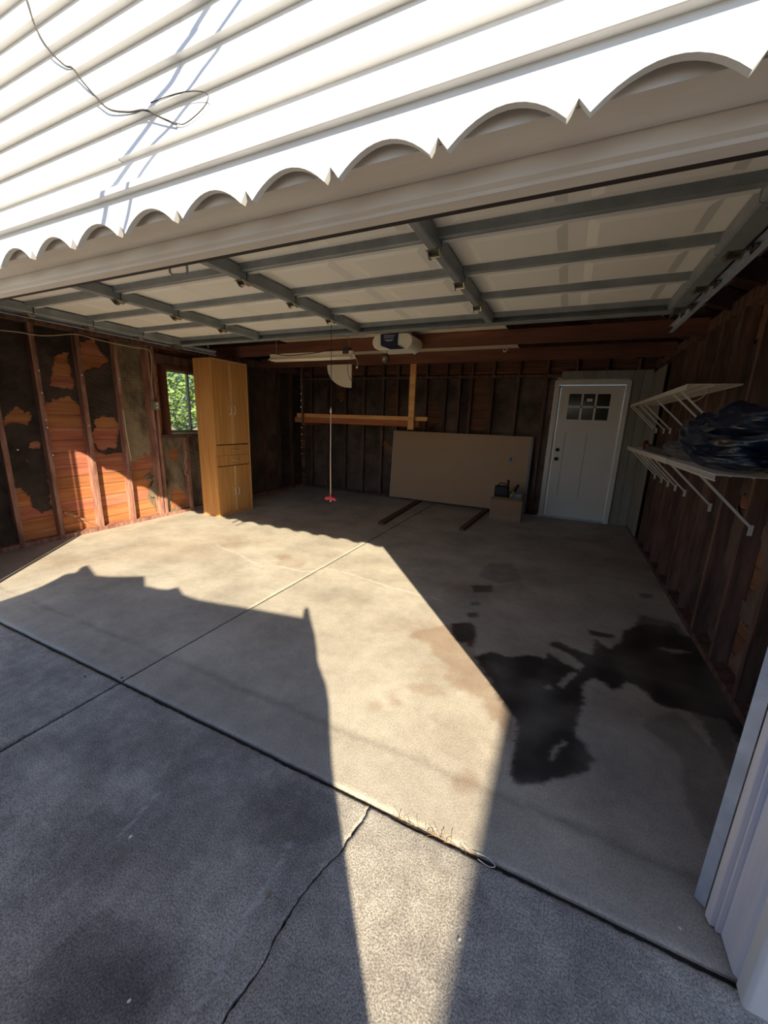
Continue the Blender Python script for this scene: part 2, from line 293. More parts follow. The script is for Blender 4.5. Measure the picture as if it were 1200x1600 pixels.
def slab(name, parent, m, xl, xr, y0, y1, step, thick=0.05, drive=False, jit=(0, 0, 0, 0)):
    ny = int((y1-y0)/step)+1; ys = np.linspace(y0, y1, ny)
    if not callable(xl): a = xl; xl = lambda y: a+0*y
    if not callable(xr): b_ = xr; xr = lambda y: b_+0*y
    nx = int((np.max(xr(ys))-np.min(xl(ys)))/step)+1
    U, V = np.meshgrid(np.linspace(0, 1, nx), ys)
    X = xl(V)+(xr(V)-xl(V))*U; Y = V.copy()
    chip = lambda t, k: np.abs(wob(t, t*0.3+k, 9, k))*0.6+np.abs(wob(t*2.3, t+k, 37, k+1))*0.4
    if jit[0]: X[:, 0] += chip(Y[:, 0], 1)*jit[0]
    if jit[1]: X[:, -1] -= chip(Y[:, -1], 2)*jit[1]
    if jit[2]: Y[0, :] += chip(X[0, :], 3)*jit[2]
    if jit[3]: Y[-1, :] -= chip(X[-1, :], 4)*jit[3]
    Z = wob(X, Y, 1.5, 5)*0.0015
    for k, j in ((0, 0), (-1, 1)):
        if jit[j]: Z[:, k] -= 0.004
    if jit[2]: Z[0, :] -= 0.004
    if jit[3]: Z[-1, :] -= 0.004
    nv = nx*ny; vs_ = np.stack([X.ravel(), Y.ravel(), Z.ravel()], 1)
    idx = np.arange(nv).reshape(ny, nx)
    fs_ = np.stack([idx[:-1, :-1], idx[:-1, 1:], idx[1:, 1:], idx[1:, :-1]], -1).reshape(-1, 4).tolist()
    rim = list(idx[0, :])+list(idx[1:, -1])+list(idx[-1, -2::-1])+list(idx[-2:0:-1, 0])
    low = vs_[rim].copy(); low[:, 2] = -thick; n = len(rim)
    vs_ = np.vstack([vs_, low]); fs_ += [(int(rim[i]), nv+i, nv+(i+1) % n, int(rim[(i+1) % n])) for i in range(n)]
    fs_.append(tuple(nv+i for i in range(n)))
    me = bpy.data.meshes.new(name); me.from_pydata(vs_.tolist(), [], fs_); me.update()
    x, y = vs_[:, 0], vs_[:, 1]
    x = x+wob(x, y, 14, 6)*0.012+wob(x, y, 60, 7)*0.009; y = y+wob(x, y, 14, 8)*0.012+wob(x, y, 60, 9)*0.009
    R = np.zeros(len(x)); G = np.zeros(len(x)); B = np.zeros(len(x))
    def soft(poly, w=0.02):
        s = np.zeros(x.shape)
        for dx, dy in ((0, 0), (w, 0), (-w, 0), (0, w), (0, -w)): s += inpoly(x+dx, y+dy, poly)
        return s/5
    mott = 0.82+0.18*wob(x, y, 6, 11)
    if not drive:
        for p, s_ in WET_SHADED: G = np.maximum(G, soft(p, 0.012)*s_*np.clip(mott+.1, .6, 1))
        for p in DRY: G = G*(1-0.75*soft(p, 0.008))
        for p, s_ in BROWN: R = np.maximum(R, soft(p, 0.018)*s_*np.clip(mott, .5, 1.1))
        for l in THIN: B = np.maximum(B, np.clip(1-seg_dist(x, y, l)/0.012, 0, 1)*0.55)
        R = np.maximum(R, np.clip(wob(x, y, 1.7, 12)-.15, 0, 1)*0.28)
        G = np.maximum(G, np.clip(wob(x, y, 2.6, 14)-.25, 0, 1)*0.20)
        G = np.maximum(G, np.clip(1-np.abs(y-1.345)/0.035, 0, 1)*(0.30+0.14*wob(x, y, 7, 15))+np.clip((1.33-y)/.03, 0, 1)*.10)     # soiled line where the door seal sits
    else:
        for p, s_ in DRIVEWET: G = np.maximum(G, soft(p, 0.05)*s_*np.clip(mott, .4, 1.1))
        G = np.maximum(G, np.clip(wob(x, y, 3.1, 16)-.05, 0, 1)*0.34)
        R = np.maximum(R, np.clip(wob(x, y, 2.3, 17)-.2, 0, 1)*0.2)
        for (a, b) in (((250,1240),(0,1500)), ((455,1320),(280,1610)), ((125,1290),(0,1370))):
            l = pz([a, b]); B = np.maximum(B, np.clip(1-seg_dist(x, y, l)/0.009, 0, 1)*(0.30+0.34*wob(x, y, 17, 18)))
    at = me.attributes.new('stain', 'FLOAT_COLOR', 'POINT')
    at.data.foreach_set('color', np.stack([np.clip(R, 0, 1), np.clip(G, 0, 1), np.clip(B, 0, 1), np.ones(len(x))], 1).astype(np.float32).ravel())
    me.materials.append(MATS[m]); o = bpy.data.objects.new(name, me); link(o, parent)
    for p in me.polygons[:(nx-1)*(ny-1)]: p.use_smooth = True
    return o
floor = struct('floor'); drive = struct('driveway')
JX = -2.055
slab('slab', floor, 'slab_inside', XL-SH, JX-0.004, 1.088, YB+SH, 0.021, jit=(0, 0.003, 0.006, 0))
slab('slab', floor, 'slab_inside', JX+0.004, XR+SH, 1.088, YB+SH, 0.013, jit=(0.003, 0, 0.006, 0))
crx = lambda y: np.interp(y, [c[1] for c in CRK[::-1]], [c[0] for c in CRK[::-1]])+wob(y, y*.2, 28, 20)*0.006+wob(y, y*.7, 110, 24)*0.003
cw = lambda y: 0.0022+0.003*np.abs(wob(y, y, 34, 22))
slab('slab', drive, 'slab_drive', -6.5, JX-0.007, -1.8, 1.074, 0.018, drive=True, jit=(0, 0.006, 0, 0.008))
slab('slab', drive, 'slab_drive', JX+0.007, lambda y: crx(y)-cw(y), -1.8, 1.074, 0.013, drive=True, jit=(0.006, 0, 0, 0.013))
slab('slab', drive, 'slab_drive', lambda y: crx(y)+cw(y), 2.85, -1.8, 1.074, 0.014, drive=True, jit=(0, 0, 0, 0.014))
bx('joint_filler', 'joint_dirt', drive, -6.5, 2.85, -1.8, 1.09, -0.06, -0.014, kind='stuff')
bx('joint_filler', 'joint_dirt', floor, JX-0.03, JX+0.03, 1.09, YB, -0.06, -0.006, kind='stuff')
o = bx('ground', 'ground', None, -40, 40, -40, 50, -0.3, -0.061); o['kind'] = 'structure'

# ---------------------------------------------------------------- walls
def jbox(x0, x1, y0, y1, z0, z1, j=0.004):
    mb = MB().box(x0, x1, y0, y1, z0, z1)
    mb.v = [(a+random.uniform(-j, j), b+random.uniform(-j, j), c) for a, b, c in mb.v]; return mb
def cut(a0, a1, holes):                       # intervals left of [a0,a1] after holes
    out = [(a0, a1)]
    for h0, h1 in holes:
        out = [q for s, e in out for q in ((s, min(e, h0)), (max(s, h1), e)) if q[1]-q[0] > 0.01]
    return out
WIN = (3.77, 4.86, 1.19, 2.045)
ZT = 2.30                                      # underside of the top plate
wl = struct('wall_left', (XL-SH, 4, 0))
rows = [0.0]
while rows[-1] < 2.42: rows.append(rows[-1]+random.choice((0.135, 0.14, 0.145)))
def planks(parent, axis, face, a0, a1, m_fn, hole=None, thick=0.02, zr=rows):
    for z0, z1 in zip(zr[:-1], zr[1:]):
        hs = [(hole[0], hole[1])] if hole and z1 > hole[2] and z0 < hole[3] else []
        for s, e in cut(a0, a1, hs):
            zz0, zz1 = z0+0.0025, z1-0.0025; t = random.uniform(0, 0.004)
            if axis == 'x': build(MB().box(min(face, face+thick)+t, max(face, face+thick)+t, s, e, zz0, zz1), 'plank', m_fn(s, z0), parent)
            else: build(MB().box(s, e, face-t, face+thick-t, zz0, zz1), 'plank', m_fn(s, z0), parent)
planks(wl, 'x', XL-SH-0.02, 1.1, 3.76, lambda s, z: random.choice(('plank_red', 'plank_red', 'plank_orange')))
planks(wl, 'x', XL-SH-0.02, 3.765, YB+SH, lambda s, z: 'plank_orange' if z < 1 else 'plank_old', hole=(3.70, WIN[1]+.03, WIN[2]-.03, WIN[3]+.03))
bx('outer_skin', 'stucco', wl, XL-SH-0.05, XL-SH-0.022, 1.1, 3.72, 0, 2.45); bx('outer_skin', 'stucco', wl, XL-SH-0.05, XL-SH-0.022, 4.89, YB+SH, 0, 2.45)
bx('outer_skin', 'stucco', wl, XL-SH-0.05, XL-SH-0.022, 3.72, 4.89, 0, 1.16); bx('outer_skin', 'stucco', wl, XL-SH-0.05, XL-SH-0.022, 3.72, 4.89, 2.075, 2.45)
def studs(parent, axis, ys, m, z0=0.045, z1=ZT, w=0.042):
    for y in ys:
        mm = m(y) if callable(m) else m
        if axis == 'x-': build(jbox(XL-SH, XL, y-w/2, y+w/2, z0, z1), 'stud', mm, parent)
        elif axis == 'x+': build(jbox(XR, XR+SH, y-w/2, y+w/2, z0, z1), 'stud', mm, parent)
        else: build(jbox(y-w/2, y+w/2, YB, YB+SH, z0, z1), 'stud', mm, parent)
studs(wl, 'x-', (1.14, 1.53, 1.93, 2.30, 2.72, 3.13, 3.53), 'stud_pink')
studs(wl, 'x-', (3.60,), 'stud_pink', w=0.04)
studs(wl, 'x-', (4.02, 4.42), 'stud_pink', z1=1.11)
studs(wl, 'x-', (4.90, 5.30, 5.72, 6.12, 6.50), 'stud_old')
bx('sole_plate', 'stud_pink', wl, XL-SH, XL+0.002, 1.1, YB+SH, 0.0, 0.045); bx('top_plate', 'stud_old', wl, XL-SH, XL+.003, 1.1, YB+SH, ZT, 2.40)
bx('window_header', 'stud_old', wl, XL-SH, XL+.001, 3.63, 4.88, 2.10, 2.22); bx('window_sill', 'stud_old', wl, XL-SH, XL+.012, 3.63, 4.88, 1.115, 1.155)
build(MB().bar((XL-0.045, 2.36, 0.30), (XL-0.03, 2.70, 0.06), 0.02, 0.02), 'brace', 'stud_pink', wl)
build(MB().bar((XL-0.075, 2.33, 0.34), (XL-0.075, 2.69, 0.04), 0.012, 0.05), 'brace', 'plank_orange', wl)
# right wall
wr = struct('wall_right', (XR+SH, 4, 0))
planks(wr, 'x', XR+SH, 1.1, YB+SH, lambda s, z: 'plank_old')
bx('outer_skin', 'stucco', wr, XR+SH+0.025, XR+SH+0.05, 1.1, YB+SH, 0, 2.45)
RS = [1.25+0.4064*i for i in range(14)]
studs(wr, 'x+', RS, 'stud_old'); bx('sole_plate', 'stud_old', wr, XR-0.002, XR+SH, 1.1, YB, 0, 0.045); bx('top_plate', 'stud_old', wr, XR, XR+SH, 1.1, YB, ZT, 2.40)
# back wall
wb = struct('wall_back', (-2, YB+SH, 0))
DX0, DX1, DZ = -0.275, 0.745, 2.145             # rough frame of the entry door
planks(wb, 'y', YB+SH, XL-SH, XR+SH, lambda s, z: 'plank_old', hole=(DX0+0.02, DX1-0.02, 0, DZ-0.02))
bx('outer_skin', 'stucco', wb, XL-SH, DX0, YB+SH+.03, YB+SH+.06, 0, 2.45); bx('outer_skin', 'stucco', wb, DX1, XR+SH, YB+SH+.03, YB+SH+.06, 0, 2.45); bx('outer_skin', 'stucco', wb, DX0, DX1, YB+SH+.03, YB+SH+.06, DZ, 2.45)
def px2x(px, py): return P(px, py, y=YB)[0]
BS = sorted([px2x(620, 640), px2x(638, 640), px2x(664, 640), px2x(694, 640), px2x(715, 640), px2x(733, 640), px2x(766, 640), px2x(805, 640), px2x(848, 640)])
BS += [BS[0]-0.3-0.4064*i for i in range(6) if BS[0]-0.3-0.4064*i > XL+0.1]; BS = sorted(BS)
studs(wb, 'y', BS, 'stud_old', z1=2.20); bx('sole_plate', 'stud_old', wb, XL, DX0-.03, YB, YB+SH, 0, 0.045)
bx('top_plate', 'stud_old', wb, XL, XR, YB-.002, YB+SH, 2.20, 2.245)
for s in BS+[0.0, 0.4, 0.8]: build(jbox(s-0.02, s+0.02, YB, YB+SH, 2.245, 2.44), 'stud', 'stud_old', wb)
for a, b in zip(BS[-7:-1], BS[-6:]): bx('blocking', 'lumber_dark', wb, a+0.03, b-0.03, YB+0.05, YB+SH, 2.275, 2.30)
bx('gable_panel', 'roof_dark', wb, XL, XR, YB+SH, YB+SH+.03, 2.44, 3.7)
build(MB().bar((px2x(598, 690), YB+0.06, P(598, 690, y=YB)[2]), (px2x(655, 760), YB+0.06, P(655, 760, y=YB)[2]), 0.02, 0.11), 'brace', 'plank_old', wb)

# old building paper torn open between the studs, one sheet per bay
def sheet(parent, name, m, plane, off, a0, a1, z0, z1, keep, step=0.010, amp=0.012, seed=0):
    na = max(2, int((a1-a0)/step)); nz_ = max(2, int((z1-z0)/step))
    A, Zz = np.meshgrid(np.linspace(a0, a1, na+1), np.linspace(z0, z1, nz_+1))
    D = off+amp*(0.5+0.5*wob(A*1.0, Zz, 9, seed % 9))+0.004*wob(A, Zz, 40, seed % 7)
    ac = (A[:-1, :-1]+A[1:, 1:])/2; zc = (Zz[:-1, :-1]+Zz[1:, 1:])/2
    k = keep(ac+0.03*wob(ac, zc, 15, seed % 11)+0.012*wob(ac, zc, 60, 3), zc+0.03*wob(ac, zc, 15, (seed+4) % 11)+0.012*wob(ac, zc, 60, 5))
    idx = np.arange(A.size).reshape(A.shape)
    f = np.stack([idx[:-1, :-1], idx[:-1, 1:], idx[1:, 1:], idx[1:, :-1]], -1)[k].reshape(-1, 4)
    used = np.unique(f); mp_ = np.full(A.size, -1); mp_[used] = np.arange(len(used)); f = mp_[f]
    a, z, d = A.ravel()[used], Zz.ravel()[used], D.ravel()[used]
    v = {'x-': lambda: np.stack([XL-SH+d, a, z], 1), 'x+': lambda: np.stack([XR+SH-d, a, z], 1), 'y': lambda: np.stack([a, YB+SH-d, z], 1)}[plane]()
    me = bpy.data.meshes.new(name); me.from_pydata(v.tolist(), [], f.tolist()); me.update(); me.materials.append(MATS[m])
    o = bpy.data.objects.new(name, me); link(o, parent); return o
def pl(l, plane):
    if plane == 'x-': return [tuple(P(a, b, x=XL-SH+.01)[1:3]) for a, b in l]
    if plane == 'y': return [(P(a, b, y=YB+SH-.01)[0], P(a, b, y=YB+SH-.01)[2]) for a, b in l]
def minus(polys): return lambda a, z: ~np.logical_or.reduce([inpoly(a, z, p) for p in polys]+[np.zeros(a.shape, bool)])
def only(polys): return lambda a, z: np.logical_or.reduce([inpoly(a, z, p) for p in polys])
HOLE_L = [pl(h, 'x-') for h in (
    [(8,665),(14,650),(26,638),(38,646),(48,644),(44,662)], [(43,697),(50,686),(62,690),(64,700),(52,705)],
    [(16,762),(30,764),(44,772),(52,792),(66,800),(86,795),(94,840),(30,850)],
    [(82,556),(92,550),(108,552),(113,580),(112,606),(100,612),(84,604)],
    [(66,640),(84,622),(108,618),(130,640),(150,690),(175,840),(90,860),(70,700)],
    [(125,535),(150,533),(156,548),(169,566),(150,576),(130,580)], [(148,655),(160,648),(180,652),(186,672),(180,696),(160,704),(148,690)],
    [(138,706),(200,706),(215,830),(150,840)], [(206,722),(226,714),(236,718),(234,738),(222,746),(238,752),(230,770),(246,800),(244,810),(205,815)],
    [(262,705),(276,700),(279,720),(268,722)], [(268,764),(278,762),(292,772),(292,788),(270,792)])]
LIGHT_L = {2: [pl([(6,668),(50,670),(46,686),(52,690),(24,700),(14,696)], 'x-')], 3: [pl([(57,536),(108,530),(108,538),(62,540)], 'x-')],
           4: [pl([(158,575),(172,566),(180,584),(170,588),(152,590)], 'x-'), pl([(158,552),(170,548),(172,560),(165,566)], 'x-')],
           6: [pl([(231,772),(238,745),(246,740),(250,795),(242,780)], 'x-')]}
LS = [1.14, 1.53, 1.93, 2.30, 2.72, 3.13, 3.51]
for i, (a, b) in enumerate(zip(LS[:-1], LS[1:])):
    sheet(wl, 'torn_paper', 'paper_tan' if i == 5 else 'paper_dark', 'x-', 0.006, a+.02, b-.02, 0.045, ZT-.01, minus(HOLE_L), seed=i)
for i, ps in LIGHT_L.items(): sheet(wl, 'paper_scrap', 'paper_tan', 'x-', 0.03, LS[min(i, 6)-1]+0.02 if i < 6 else 3.15, LS[i]-.02 if i < 6 else 3.5, 0.1, ZT-.02, only(ps), seed=i+5, amp=0.03)
for i, (a, b) in enumerate(((3.62, 4.0), (4.04, 4.40), (4.44, 4.88))): sheet(wl, 'torn_paper', 'paper_tan', 'x-', 0.006, a, b, 0.045, 1.11, minus(HOLE_L), seed=i+3)
for i, (a, b) in enumerate(((4.92, 5.28), (5.32, 5.70), (5.74, 6.10), (6.14, 6.48), (6.52, 6.88))):
    sheet(wl, 'torn_paper', 'paper_back', 'x-', 0.006, a, b, 0.045, ZT-.01, minus([]), step=.05, seed=i)
HOLE_B = [pl(h, 'y') for h in ([(734,590),(764,590),(764,670),(732,672)], [(524,600),(540,594),(546,620),(530,630)], [(608,606),(622,598),(628,650),(606,652)],
                               [(668,640),(682,625),(690,660),(670,665)], [(555,575),(560,560),(575,580),(560,590)])]
for i, (a, b) in enumerate(zip([XL]+BS, BS+[DX0])):
    if b-a > 0.07: sheet(wb, 'torn_paper', 'paper_back', 'y', 0.006, a+.022, b-.022, 0.045, 2.20, minus(HOLE_B), step=.03, seed=i)
for i, (a, b) in enumerate(zip(RS[:-1], RS[1:])):
    th = lambda A, Z, i=i: wob(A*.6, Z*.5, 5, i % 9) < (0.05 if i < 6 else 0.35)
    sheet(wr, 'torn_paper', 'paper_back', 'x+', 0.006, a+.022, b-.022, 0.045, ZT-.01, th, step=.022, seed=i)

# painted boards round the entry door and in the right-hand corner
for a, b in ((-0.19, 0.10), (0.105, 0.40), (0.405, 0.745)): bx('wall_board', 'panel_green', wb, a, b, YB-0.012, YB+.01, DZ+0.02, 2.285)
for a, b in ((0.75, 0.87), (0.875, 0.99)): bx('wall_board', 'panel_green', wb, a, b, YB-0.014, YB+.01, 0.0, 2.285)
for a, b in ((6.36, 6.78), (5.96, 6.355)): bx('wall_board', 'panel_green', wr, XR-0.014, XR-.002, a, b, 0.05, 2.24)

# roof: rafters and boards, eave to ridge
ceil = struct('ceiling', (RIDGE, 4, 3))
ZE, ZR = 2.40, 3.62
def roofz(x): return ZR-(ZR-ZE)*abs(x-RIDGE)/(RIDGE-XL)
for sx in (-1, 1):
    xe = RIDGE+sx*(RIDGE-XL+0.14)
    for k in range(11):
        y = 1.12+k*0.575
        build(MB().bar((RIDGE, y, ZR+.02), (xe, y, ZE-.03), 0.04, 0.13), 'rafter', 'roof_dark', ceil)
    n = 16
    for k in range(n):
        t0, t1 = k/n+0.002, (k+1)/n-0.002; xa, xb = RIDGE+(xe-RIDGE)*t0, RIDGE+(xe-RIDGE)*t1
        za, zb = ZR+.085+(ZE-ZR-.03)*t0, ZR+.085+(ZE-ZR-.03)*t1
        MBq = MB().add([(xa,.98,za),(xb,.98,zb),(xb,7.0,zb),(xa,7.0,za),(xa,.98,za+.02),(xb,.98,zb+.02),(xb,7.0,zb+.02),(xa,7.0,za+.02)], [(0,3,2,1),(4,5,6,7),(0,1,5,4),(1,2,6,5),(2,3,7,6),(3,0,4,7)])
        build(MBq, 'roof_board', 'roof_dark', ceil)
# joists across the garage
for y0, zb, zt in ((3.43, 2.42, 2.56), (2.2, 2.44, 2.58), (4.51, 2.288, 2.43), (5.62, 2.288, 2.44)):
    build(jbox(XL, XR, y0, y0+0.045, zb, zt), 'joist', 'joist_red', ceil)
bx('beam', 'joist_red', ceil, XL, XR, YI+.06, YI+.14, 2.30, 2.44)
t = thing('pale_sheet', 'pale flat sheets stored on top of the ceiling joists behind the raised door', 'sheet', (-2.3, 4.5, 2.442))
bx('sheet_panel', 'pale_sheet', t, -3.62, -2.14, 3.5, 5.95, 2.443, 2.453); bx('sheet_panel', 'pale_sheet', t, -2.13, -0.72, 3.5, 5.95, 2.443, 2.453)

# ---------------------------------------------------------------- front wall: siding, header, valance, jambs
wf = struct('wall_front', (RIDGE, YF, 2.5))
laps = [2.195]+[2.30+0.1005*i for i in range(15)]
JOINTS = {1: (-1.22,), 2: (-2.6, -1.21), 3: (-2.3,), 4: (-0.95,), 5: (-1.55,), 6: (-1.3,)}
def gx(z): return (RIDGE-XL+0.12)*max(0.02, (ZR+0.1-z)/(ZR+0.1-ZE))
for i, (z0, z1) in enumerate(zip(laps[1:-1], laps[2:])):
    h = min(gx(z0), 3.17); xa, xb = RIDGE-h, RIDGE+h; cs = [xa]+[c for c in JOINTS.get(i, (random.uniform(-3.5, -.5),)) if xa < c < xb]+[xb]
    for a, b in zip(cs[:-1], cs[1:]):
        j = random.uniform(-.0015, .0015); zz = z0+j
        build(MB().prism([(YF-0.036, zz), (YF-0.012, zz), (YF-0.002, z1+.012), (YF-0.010, z1+0.012)], lambda u, v, t: (t, u, v), a+.001, b-.001), 'siding_board', 'siding_white', wf)
build(MB().prism([(YF-0.030, 2.212), (YF-0.013, 2.212), (YF-0.004, 2.31), (YF-0.014, 2.31)], lambda u, v, t: (t, u, v), RIDGE-3.17, RIDGE+3.17), 'siding_board', 'siding_white', wf)
bx('wall_core', 'stud_old', wf, XL-.1, XR+.1, YF+.02, YF+.08, ZH+.04, 2.42)
build(MB().prism([(RIDGE-3.1, 2.42), (RIDGE+3.1, 2.42), (RIDGE, 3.68)], lambda u, v, t: (u, t, v), YF, YF+.02), 'wall_core', 'stud_old', wf)
for a, b in ((XL-.1, OL-.02), (OR+.03, XR+.1)):
    bx('wall_core', 'stud_old', wf, a, b, YF, YF+.08, 0, ZH+.04)
    for k in range(21): 
        z0 = .06+k*.1; build(MB().prism([(YF-0.03, z0), (YF-0.012, z0), (YF-0.003, z0+.105), (YF-0.013, z0+.105)], lambda u, v, t: (t, u, v), a, b), 'siding_board', 'siding_white', wf)
trim = struct('trim_1', (RIDGE, YF, ZH))
bx('drip_cap', 'siding_white', trim, RIDGE-3.17, RIDGE+3.17, YF-0.055, YF, 2.192, 2.212, bevel=.003)
# scalloped valance board: arches of 0.3 m with a small notch between them
prof = [(OR+0.07, 2.192), (OL-0.07, 2.192), (OL-0.07, 2.077)]
x = -0.087-0.3*14
while x < OR+0.02:
    if x > OL-0.05:
        prof += [(x, 2.077), (x+0.020, 2.107), (x+0.045, 2.077)]
        for k in range(1, 12):
            t = k/12; xx = x+0.045+t*0.255
            if xx < OR+0.06: prof.append((xx, 2.077+0.056*(1-(2*t-1)**2)))
    x += 0.3
prof += [(OR+0.07, 2.077)]
build(MB().prism(prof, lambda u, v, t: (u, t, v), YF-0.030, YF-.011), 'valance_board', 'siding_white', trim)
tr2 = struct('trim_2', (RIDGE, YF, ZH))
bx('header_board', 'trim_paint', tr2, OL, OR, YF+.010, YI-.003, ZH+.003, ZH+.045)
build(MB().prism([(YI, 2.072), (YI+.016, 2.066), (YI+.02, 2.058), (YI+.056, 2.052), (YI+.056, ZH+.03), (YI, ZH+.03)], lambda u, v, t: (t, u, v), OL, OR), 'stop_moulding', 'trim_paint', tr2)
bx('weather_seal', 'rubber_dark', tr2, OL, OR, YI+.058, YI+.10, 2.062, 2.10)
bx('inner_header', 'stud_old', tr2, XL, XR, YI+.08, YI+.12, 2.12, 2.30)
for nm, s, X0 in (('trim_3', 1, OR), ('trim_4', -1, OL)):
    tj = struct(nm, (X0, 1.12, 0))
    f = lambda u, v, t: (X0+s*u, v, t)
    build(MB().prism([(0.0, 1.094), (0.012, 1.083), (.03, 1.083), (.03, YI-.004), (0.0, YI-.004)], f, 0.006, ZH+.0), 'jamb_board', 'jamb_paint', tj, bevel=.002)
    build(MB().prism([(-0.012, YI-.003), (.03, YI-.003), (.03, YI+.006), (-0.012, YI+.006)], f, 0.008, ZH-.04), 'stop_bead', 'jamb_paint', tj)
    build(MB().prism([(-0.026, YI+.007), (.03, YI+.007), (.03, YI+.05), (-0.022, YI+.05), (-0.03, YI+.03)], f, 0.01, 2.05), 'stop_moulding', 'jamb_paint', tj, bevel=.002)
    build(MB().prism([(-0.047, YI+.075), (-.025, YI+.052), (-.021, YI+.056), (-0.043, YI+.079)], f, 0.012, 1.98), 'steel_angle', 'galvanised', tj)
    build(MB().prism([(.002, 1.035), (.012, 1.028), (.10, 1.024), (.10, 1.05), (.03, 1.08), (.004, 1.08)], f, -0.004, 2.19), 'casing', 'siding_white', tj, bevel=.004)
    build(MB().prism([(.10, 1.012), (.115, 1.005), (.2, 1.005), (.2, 1.03), (.10, 1.03)], f, -0.01, 2.19), 'corner_board', 'siding_white', tj, bevel=.004)

# loose wire on the siding and the service cables overhead whose shadows cross it
w1 = [(-1.95,2.90),(-1.936,2.865),(-1.902,2.774),(-1.843,2.693),(-1.762,2.624),(-1.717,2.603),(-1.666,2.549),(-1.605,2.492),(-1.544,2.443),(-1.447,2.412),(-1.368,2.398),(-1.296,2.361),(-1.227,2.326)]
tag(build(MB().tube(spline([(a, YF-.039, b) for a, b in w1]), 0.003, 5), 'loose_wire', 'cable_grey', smooth=True), 'thin grey wire wandering loosely down the white siding', 'wire')
w2 = [(-1.34,2.412),(-1.22,2.405),(-1.135,2.389),(-1.091,2.37),(-1.099,2.349),(-1.141,2.332),(-1.198,2.322),(-1.235,2.334)]
tag(build(MB().tube(spline([(a, YF-.037, b) for a, b in w2]), 0.0016, 5), 'loose_wire', 'cable_grey', smooth=True), 'short thin wire curled in a small hook on the siding', 'wire')
def cable(pts, r, lab):
    out = [(a+2.40*.22, 1.03-2.89*.22, b+2.09*.22) for a, b in pts]; d = Vector(out[0])-Vector(out[2]); out = [tuple(Vector(out[0])+d*6)]+out
    d = Vector(out[-1])-Vector(out[-3]); out.append(tuple(Vector(out[-1])+d*0.8)); out.append((out[-1][0]-0.5, out[-1][1]+.1, 3.3))
    tag(build(MB().tube(spline(out[:-1]), r, 6), 'service_cable', 'cable_black', smooth=True), lab, 'cable')
cable([(-1.081,2.598),(-1.13,2.547),(-1.201,2.50),(-1.253,2.45),(-1.325,2.411),(-1.388,2.365),(-1.456,2.318),(-1.565,2.245),(-1.609,2.213),(-1.667,2.12)], 0.013, 'thick overhead cable casting the darker line across the siding')
cable([(-.963,2.559),(-1.045,2.493),(-1.114,2.445),(-1.159,2.41),(-1.204,2.381),(-1.268,2.338),(-1.368,2.29),(-1.464,2.216),(-1.538,2.101)], 0.009, 'thin overhead cable casting the fainter line across the siding')

# ---------------------------------------------------------------- raised sectional garage door
gd = thing('garage_door', 'raised cream sectional garage door seen from below with grey steel stiles', 'garage door', (-1.87, 2.45, 2.24))
GX0, GX1 = -4.32, 0.60; SEC = [1.47, 1.950, 2.415, 2.900, 3.400]
STX = [-0.675, -1.872, -3.07]; ZS = 2.31
for i, (a, b) in enumerate(zip(SEC[:-1], SEC[1:])):
    mb = MB().box(GX0, GX1, a+.002, b-.002, ZS, ZS+.045)
    for c in (-0.075, -1.275, -2.475, -3.675):
        for e0, e1 in ((c-0.50, c-0.04), (c+0.04, c+0.50)):
            y0, y1 = a+0.075, b-0.075; s = 0.045
            mb.add([(e0,y0,ZS),(e1,y0,ZS),(e1,y1,ZS),(e0,y1,ZS),(e0+s,y0+s,ZS-.014),(e1-s,y0+s,ZS-.014),(e1-s,y1-s,ZS-.014),(e0+s,y1-s,ZS-.014)], [(0,1,5,4),(1,2,6,5),(2,3,7,6),(3,0,4,7),(4,5,6,7)])
    sec = build(mb, 'door_section', 'door_skin', gd)
    last = i == 3
    for y0, y1, nm in ((a+.002, a+.012, 'rail_lip'), (b-.050, b-.002, 'rail')):
        m_ = MB()
        if nm == 'rail': m_.prism([(b-.055, ZS), (b-.052, ZS-.036), (b-.035, ZS-.04), (b-.032, ZS-.028), (b-.003, ZS-.028), (b-.003, ZS)], lambda u, v, t: (t, u, v), GX0, GX1)
        else: m_.prism([(a+.003, ZS), (a+.003, ZS-.030), (a+.024, ZS-.034), (a+.03, ZS)], lambda u, v, t: (t, u, v), GX0, GX1)
        build(m_, nm, 'steel_grey' if (nm == 'rail') else 'door_rail', sec)
    for xs in STX+[GX0+.05, GX1-.05]:
        w = 0.026 if xs in STX else 0.05
        build(MB().prism([(xs-w, ZS-.01), (xs-w, ZS-.072), (xs-w+.01, ZS-.078), (xs+w-.01, ZS-.078), (xs+w, ZS-.072), (xs+w, ZS-.01)], lambda u, v, t: (u, t, v), a+.004, b-.004), 'stile', 'steel_grey', sec, bevel=.002)
build(MB().box(GX0, GX1, SEC[-1]-.012, SEC[-1]+.01, ZS-.085, ZS+.01).box(GX0, GX1, SEC[-1]-.07, SEC[-1]-.012, ZS-.085, ZS-.078), 'end_rail', 'steel_grey', gd)
for xs in STX+[GX0+.03, GX1-.03]:
    for yb in SEC[1:-1]:
        mb = MB().tube([(xs-.032, yb, ZS-.093), (xs+.032, yb, ZS-.093)], 0.008, 8)
        for sx in (-1, 1):
            mb.prism([(yb-.04, ZS-.079), (yb+.04, ZS-.079), (yb+.012, ZS-.104), (yb-.012, ZS-.104)], lambda u, v, t: (t, u, v), xs+sx*.028-.0025, xs+sx*.028+.0025)
        build(mb.box(xs-.034, xs+.034, yb-.045, yb+.045, ZS-.081, ZS-.0785), 'hinge', 'zinc', gd)
    if xs in STX:
        pass
hp = [P(266, 430, z=2.245), P(292, 432, z=2.245)]
hx0, hy0 = hp[0][0], hp[0][1]; hx1 = hp[1][0]+.03
